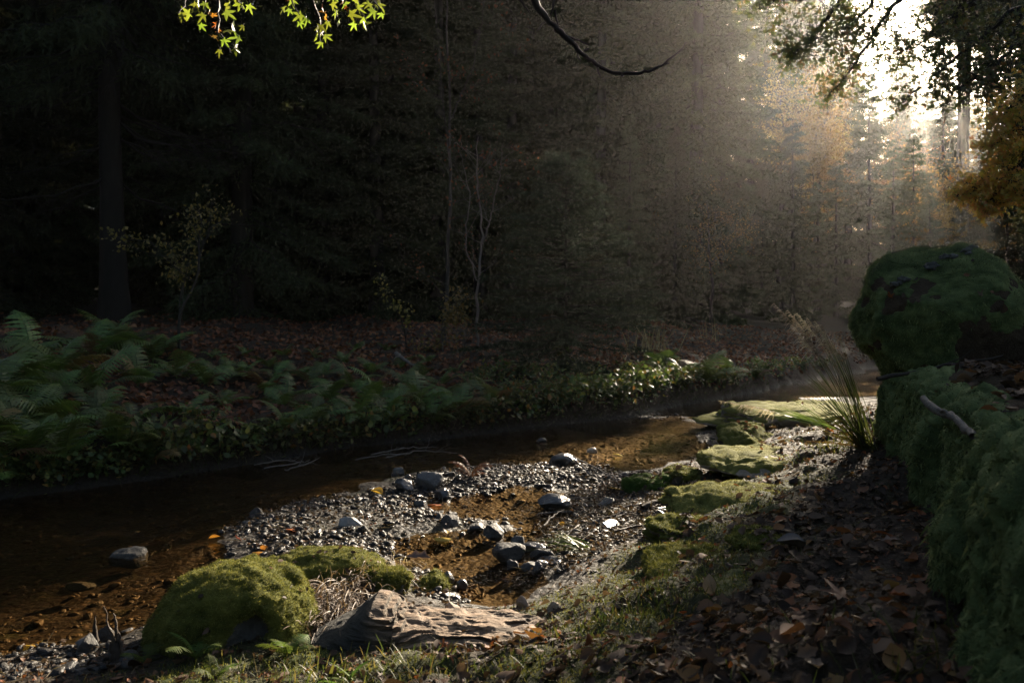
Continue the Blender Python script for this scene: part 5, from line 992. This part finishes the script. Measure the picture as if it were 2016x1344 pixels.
hanging_tree('maple_tree', 'green leaved maple overhanging the bright gap from the near bank', (8.6, 9.2), .2,
  [([(1900,-130),(1800,-40),(1745,30),(1690,120),(1630,188)], 0), ([(1800,-150),(1690,-40),(1640,20),(1590,90),(1552,108)], .4), ([(2150,-60),(2000,20),(1900,100),(1770,208)], -.3), ([(2180,20),(2030,70),(1940,140),(1875,182)], -.5), ([(2050,-150),(1930,-20),(1840,60),(1765,112)], .2), ([(1780,-160),(1620,-60),(1550,-10),(1495,18)], .5), ([(1880,-160),(1760,-60),(1710,20),(1655,68)], .1), ([(2150,-150),(2030,-10),(1970,100),(1925,142)], -.2), ([(2200,70),(2080,90),(2000,140),(1955,175)], -.6), ([(2100,-120),(1960,-40),(1890,20),(1850,110)], 0)], 8.7, M_mapL, .078, 150, 901, .25)
hanging_tree('maple_tree', 'orange and yellow maple branch tree hanging in beside the large boulder', (7.4, 7.0), .16,
  [([(2180,60),(2080,130),(2010,190),(1960,250)], 0), ([(2190,120),(2080,200),(2000,260),(1935,290)], -.1), ([(2190,180),(2090,260),(2000,330),(1940,360),(1885,386)], .1), ([(2200,250),(2090,320),(2010,350),(1960,380),(1945,415)], .0), ([(2200,200),(2100,280),(2030,300),(1965,310)], .2), ([(2200,150),(2120,220),(2050,250),(1990,230)], .1), ([(2220,300),(2120,360),(2050,370),(2000,385)], -.2)], 7.2, M_mapO, .06, 150, 902, .11, rfun=lambda p, g: np.clip(.35 + g.normal(size=len(p)) * .22 + .3 * (p[:, 0] < 4.55), 0, 1))
# the lime green maple spray at the top: every leaf a part
base = np.array([-5.2, 3.4, h1(-5.2, 3.4) - .1]); mt = thing('maple_tree', 'maple with lit lime green and orange leaves hanging into the top of the view', 'tree', base)
w = MB(); g = np.random.default_rng(33); v, q = tube(np.array([base, base + [.1, 0, 2], base + [0, .1, 5], base + [-.1, 0, 8]]) - base, [.2, .16, .13, .06], 10); w.add(v, Q=q)
SPR = [[(200,-260),(330,-90),(385,-40),(352,28)], [(250,-260),(380,-80),(425,-10),(430,70),(455,105)], [(300,-250),(420,-60),(460,-10),(478,20)], [(350,-260),(500,-100),(560,-20),(590,30)], [(400,-260),(540,-110),(600,-30),(635,60),(632,82)], [(450,-260),(600,-120),(680,-30),(720,40)], [(500,-270),(650,-130),(710,-40),(752,20)], [(420,-260),(570,-130),(640,-40),(670,40)]]
spots = [(371,27,40),(385,8,34),(355,30,30),(404,8,30),(448,60,34),(470,75,36),(462,95,36),(440,80,30),(445,25,40),(450,10,40),(472,8,34),(458,48,32),(432,100,22),(478,52,20),(560,14,30),(570,20,24),(592,30,36),(603,38,30),(590,45,24),(632,52,36),(625,65,34),(640,72,30),(632,85,24),(645,45,26),(655,8,30),(663,25,30),(690,28,38),(697,48,28),(715,38,34),(722,46,26),(705,15,34),(735,22,36),(745,10,34),(752,28,24),(728,8,30),(680,8,30),(668,40,24),(400,30,30),(395,50,26),(490,12,30),(700,0,34),(655,-5,32),(390,-8,34),(460,-12,36),(575,2,28),(745,-8,34),(720,-10,34)]
oran = [(418,30,22),(425,48,22),(430,58,16),(420,72,20),(412,22,18),(634,12,20),(638,25,22),(640,36,20),(676,2,20),(680,14,16),(566,2,12)]
for pts in SPR:
    P = np.concatenate([[base + [.05, 0, 4.2]], [wpt(a, b_, 4.0 + .25 * g.normal()) for a, b_ in pts]]); Q = wig(P, .006, g, 34) - base; v, q = tube(Q, np.linspace(.022, .002, 34), 5); w.add(v, Q=q)
w.build('trunk', M_limb, mt); LM = []
for k in range(8):
    V, T, _ = leaf_maple(950 + k, .7); LM.append((V, T))
LMg = [mk('leaf', V, [T], M_mapY, rnd=np.full(len(V), g.random())) for V, T in LM]; LMo = [mk('leaf', V, [T], M_or, rnd=np.full(len(V), g.random())) for V, T in LM[:4]]
seen = set()
for lst, src in ((spots, LMg), (oran, LMo)):
    for px, py, wp in lst:
        Y = 4.0 + g.normal() * .12; p = wpt(px, py, Y) - base; o = src[g.integers(len(src))]
        if o.name in seen: o = o.copy(); COL.objects.link(o)
        else: seen.add(o.name)
        o.parent = mt; o.location = p; s = wp / F * Y * .95; o.scale = (s,) * 3
        o.rotation_euler = (R(90) + g.normal() * .45, g.normal() * .3 , g.normal() * .6) if lst is spots else (R(90) + g.normal() * .7, g.normal() * .8, g.uniform(0, 6))
        o.rotation_euler.rotate_axis('Z', math.pi + g.normal() * .6)
for o in LMg + LMo:
    if o.parent is None: bpy.data.objects.remove(o)
# the dark bare bough
P = np.array([wpt(a, b_, 4.4) for a, b_ in [(900,-420),(960,-220),(1010,-80),(1052,4),(1078,40),(1110,68),(1140,100),(1170,128),(1215,145),(1245,146),(1280,142),(1310,125),(1335,103),(1352,85)]]); bb = thing('bare_bough', 'dark leafless bough curving down into the view and up again at its tip', 'branch', P[0]); g = np.random.default_rng(44)
t_ = np.linspace(0, 1, len(P)); u = np.linspace(0, 1, 60); Q = np.stack([np.interp(u, t_, P[:, i]) for i in range(3)], 1)
for _ in range(3): Q[1:-1] = (Q[:-2] + 2 * Q[1:-1] + Q[2:]) / 4
Q += g.normal(size=Q.shape) * .003; Q -= P[0]; rr = np.interp(u, [0, .22, .5, .75, 1], [.04, .019, .0125, .008, .0022]) * g.uniform(.9, 1.15, 60); w = MB(); v, q = tube(Q, rr, 8); w.add(v, Q=q); w.build('limb', M_limb, bb)
for pts in [[(1078,38),(1066,48),(1058,62)], [(1112,70),(1128,78),(1148,80),(1158,90)], [(1132,92),(1138,108),(1142,122)], [(1178,130),(1176,142),(1182,154)], [(1228,146),(1222,152)], [(1092,0),(1088,18),(1083,34)], [(1024,0),(1034,14),(1044,27)], [(1308,126),(1318,124)], [(1150,100),(1160,96)], [(1092,20),(1096,40),(1100,56)]]:
    A_ = np.array([wpt(a, b_, 4.4 + g.normal() * .01) for a, b_ in pts]) - P[0]; B = wig(A_, .002, g, 8); v, q = tube(B, np.linspace(.0085, .003, 8), 5); mk('twig', v, [q], M_limb, bb)
# ================================================================= air, light, camera
SUN_AZ, SUN_EL = R(28), R(20)
HAZE = .0004
bm = bmesh.new(); bmesh.ops.create_cube(bm, size=1); me = bpy.data.meshes.new('haze'); bm.to_mesh(me); bm.free()
hz = bpy.data.objects.new('haze', me); COL.objects.link(hz); hz.scale = (300, 300, 44); hz.location = (0, 0, 18.5)
m = Mat('haze'); v = m.n('VolumePrincipled', Color=(.95, .93, .90), Density=HAZE, Anisotropy=.84); me.materials.append(m.out(None, v)); tag(hz, kind='stuff')
w = bpy.data.worlds.new('World'); sc.world = w; w.use_nodes = True; t = w.node_tree; t.nodes.clear()
sky = t.nodes.new('ShaderNodeTexSky'); sky.sky_type = 'NISHITA'; sky.sun_disc = False; sky.sun_elevation = SUN_EL; sky.sun_rotation = SUN_AZ; sky.dust_density = 3.0
bg = t.nodes.new('ShaderNodeBackground'); bg.inputs[1].default_value = .05; ow = t.nodes.new('ShaderNodeOutputWorld'); t.links.new(sky.outputs[0], bg.inputs[0]); t.links.new(bg.outputs[0], ow.inputs[0])
L = bpy.data.lights.new('sun', 'SUN'); L.energy = 5; L.angle = R(.53); L.color = (1, .85, .66); lo = bpy.data.objects.new('sun', L); COL.objects.link(lo)
sd_ = Vector((math.sin(SUN_AZ) * math.cos(SUN_EL), math.cos(SUN_AZ) * math.cos(SUN_EL), math.sin(SUN_EL))); lo.rotation_euler = sd_.to_track_quat('Z', 'Y').to_euler()
cd = bpy.data.cameras.new('camera'); cam = bpy.data.objects.new('camera', cd); COL.objects.link(cam); sc.camera = cam
cam.location = (0, 0, EYE); cam.rotation_euler = (R(90), 0, 0); cd.lens = 28; cd.sensor_width = 36; cd.shift_y = -(672 - HY) / 2016; cd.clip_end = 2000; cd.clip_start = .05
cd.dof.use_dof = True; cd.dof.focus_distance = 5.2; cd.dof.aperture_fstop = 4
vs = sc.view_settings; vs.view_transform = 'Standard'; vs.look = 'None'; vs.gamma = 1; vs.exposure = EXPO
c = sc.cycles; c.max_bounces = 6; c.diffuse_bounces = 2; c.glossy_bounces = 2; c.transmission_bounces = 3; c.transparent_max_bounces = 6; c.volume_bounces = 0; c.sample_clamp_indirect = 4; c.caustics_reflective = False; c.caustics_refractive = False
c.use_denoising = True; c.use_adaptive_sampling = True; c.adaptive_threshold = .02
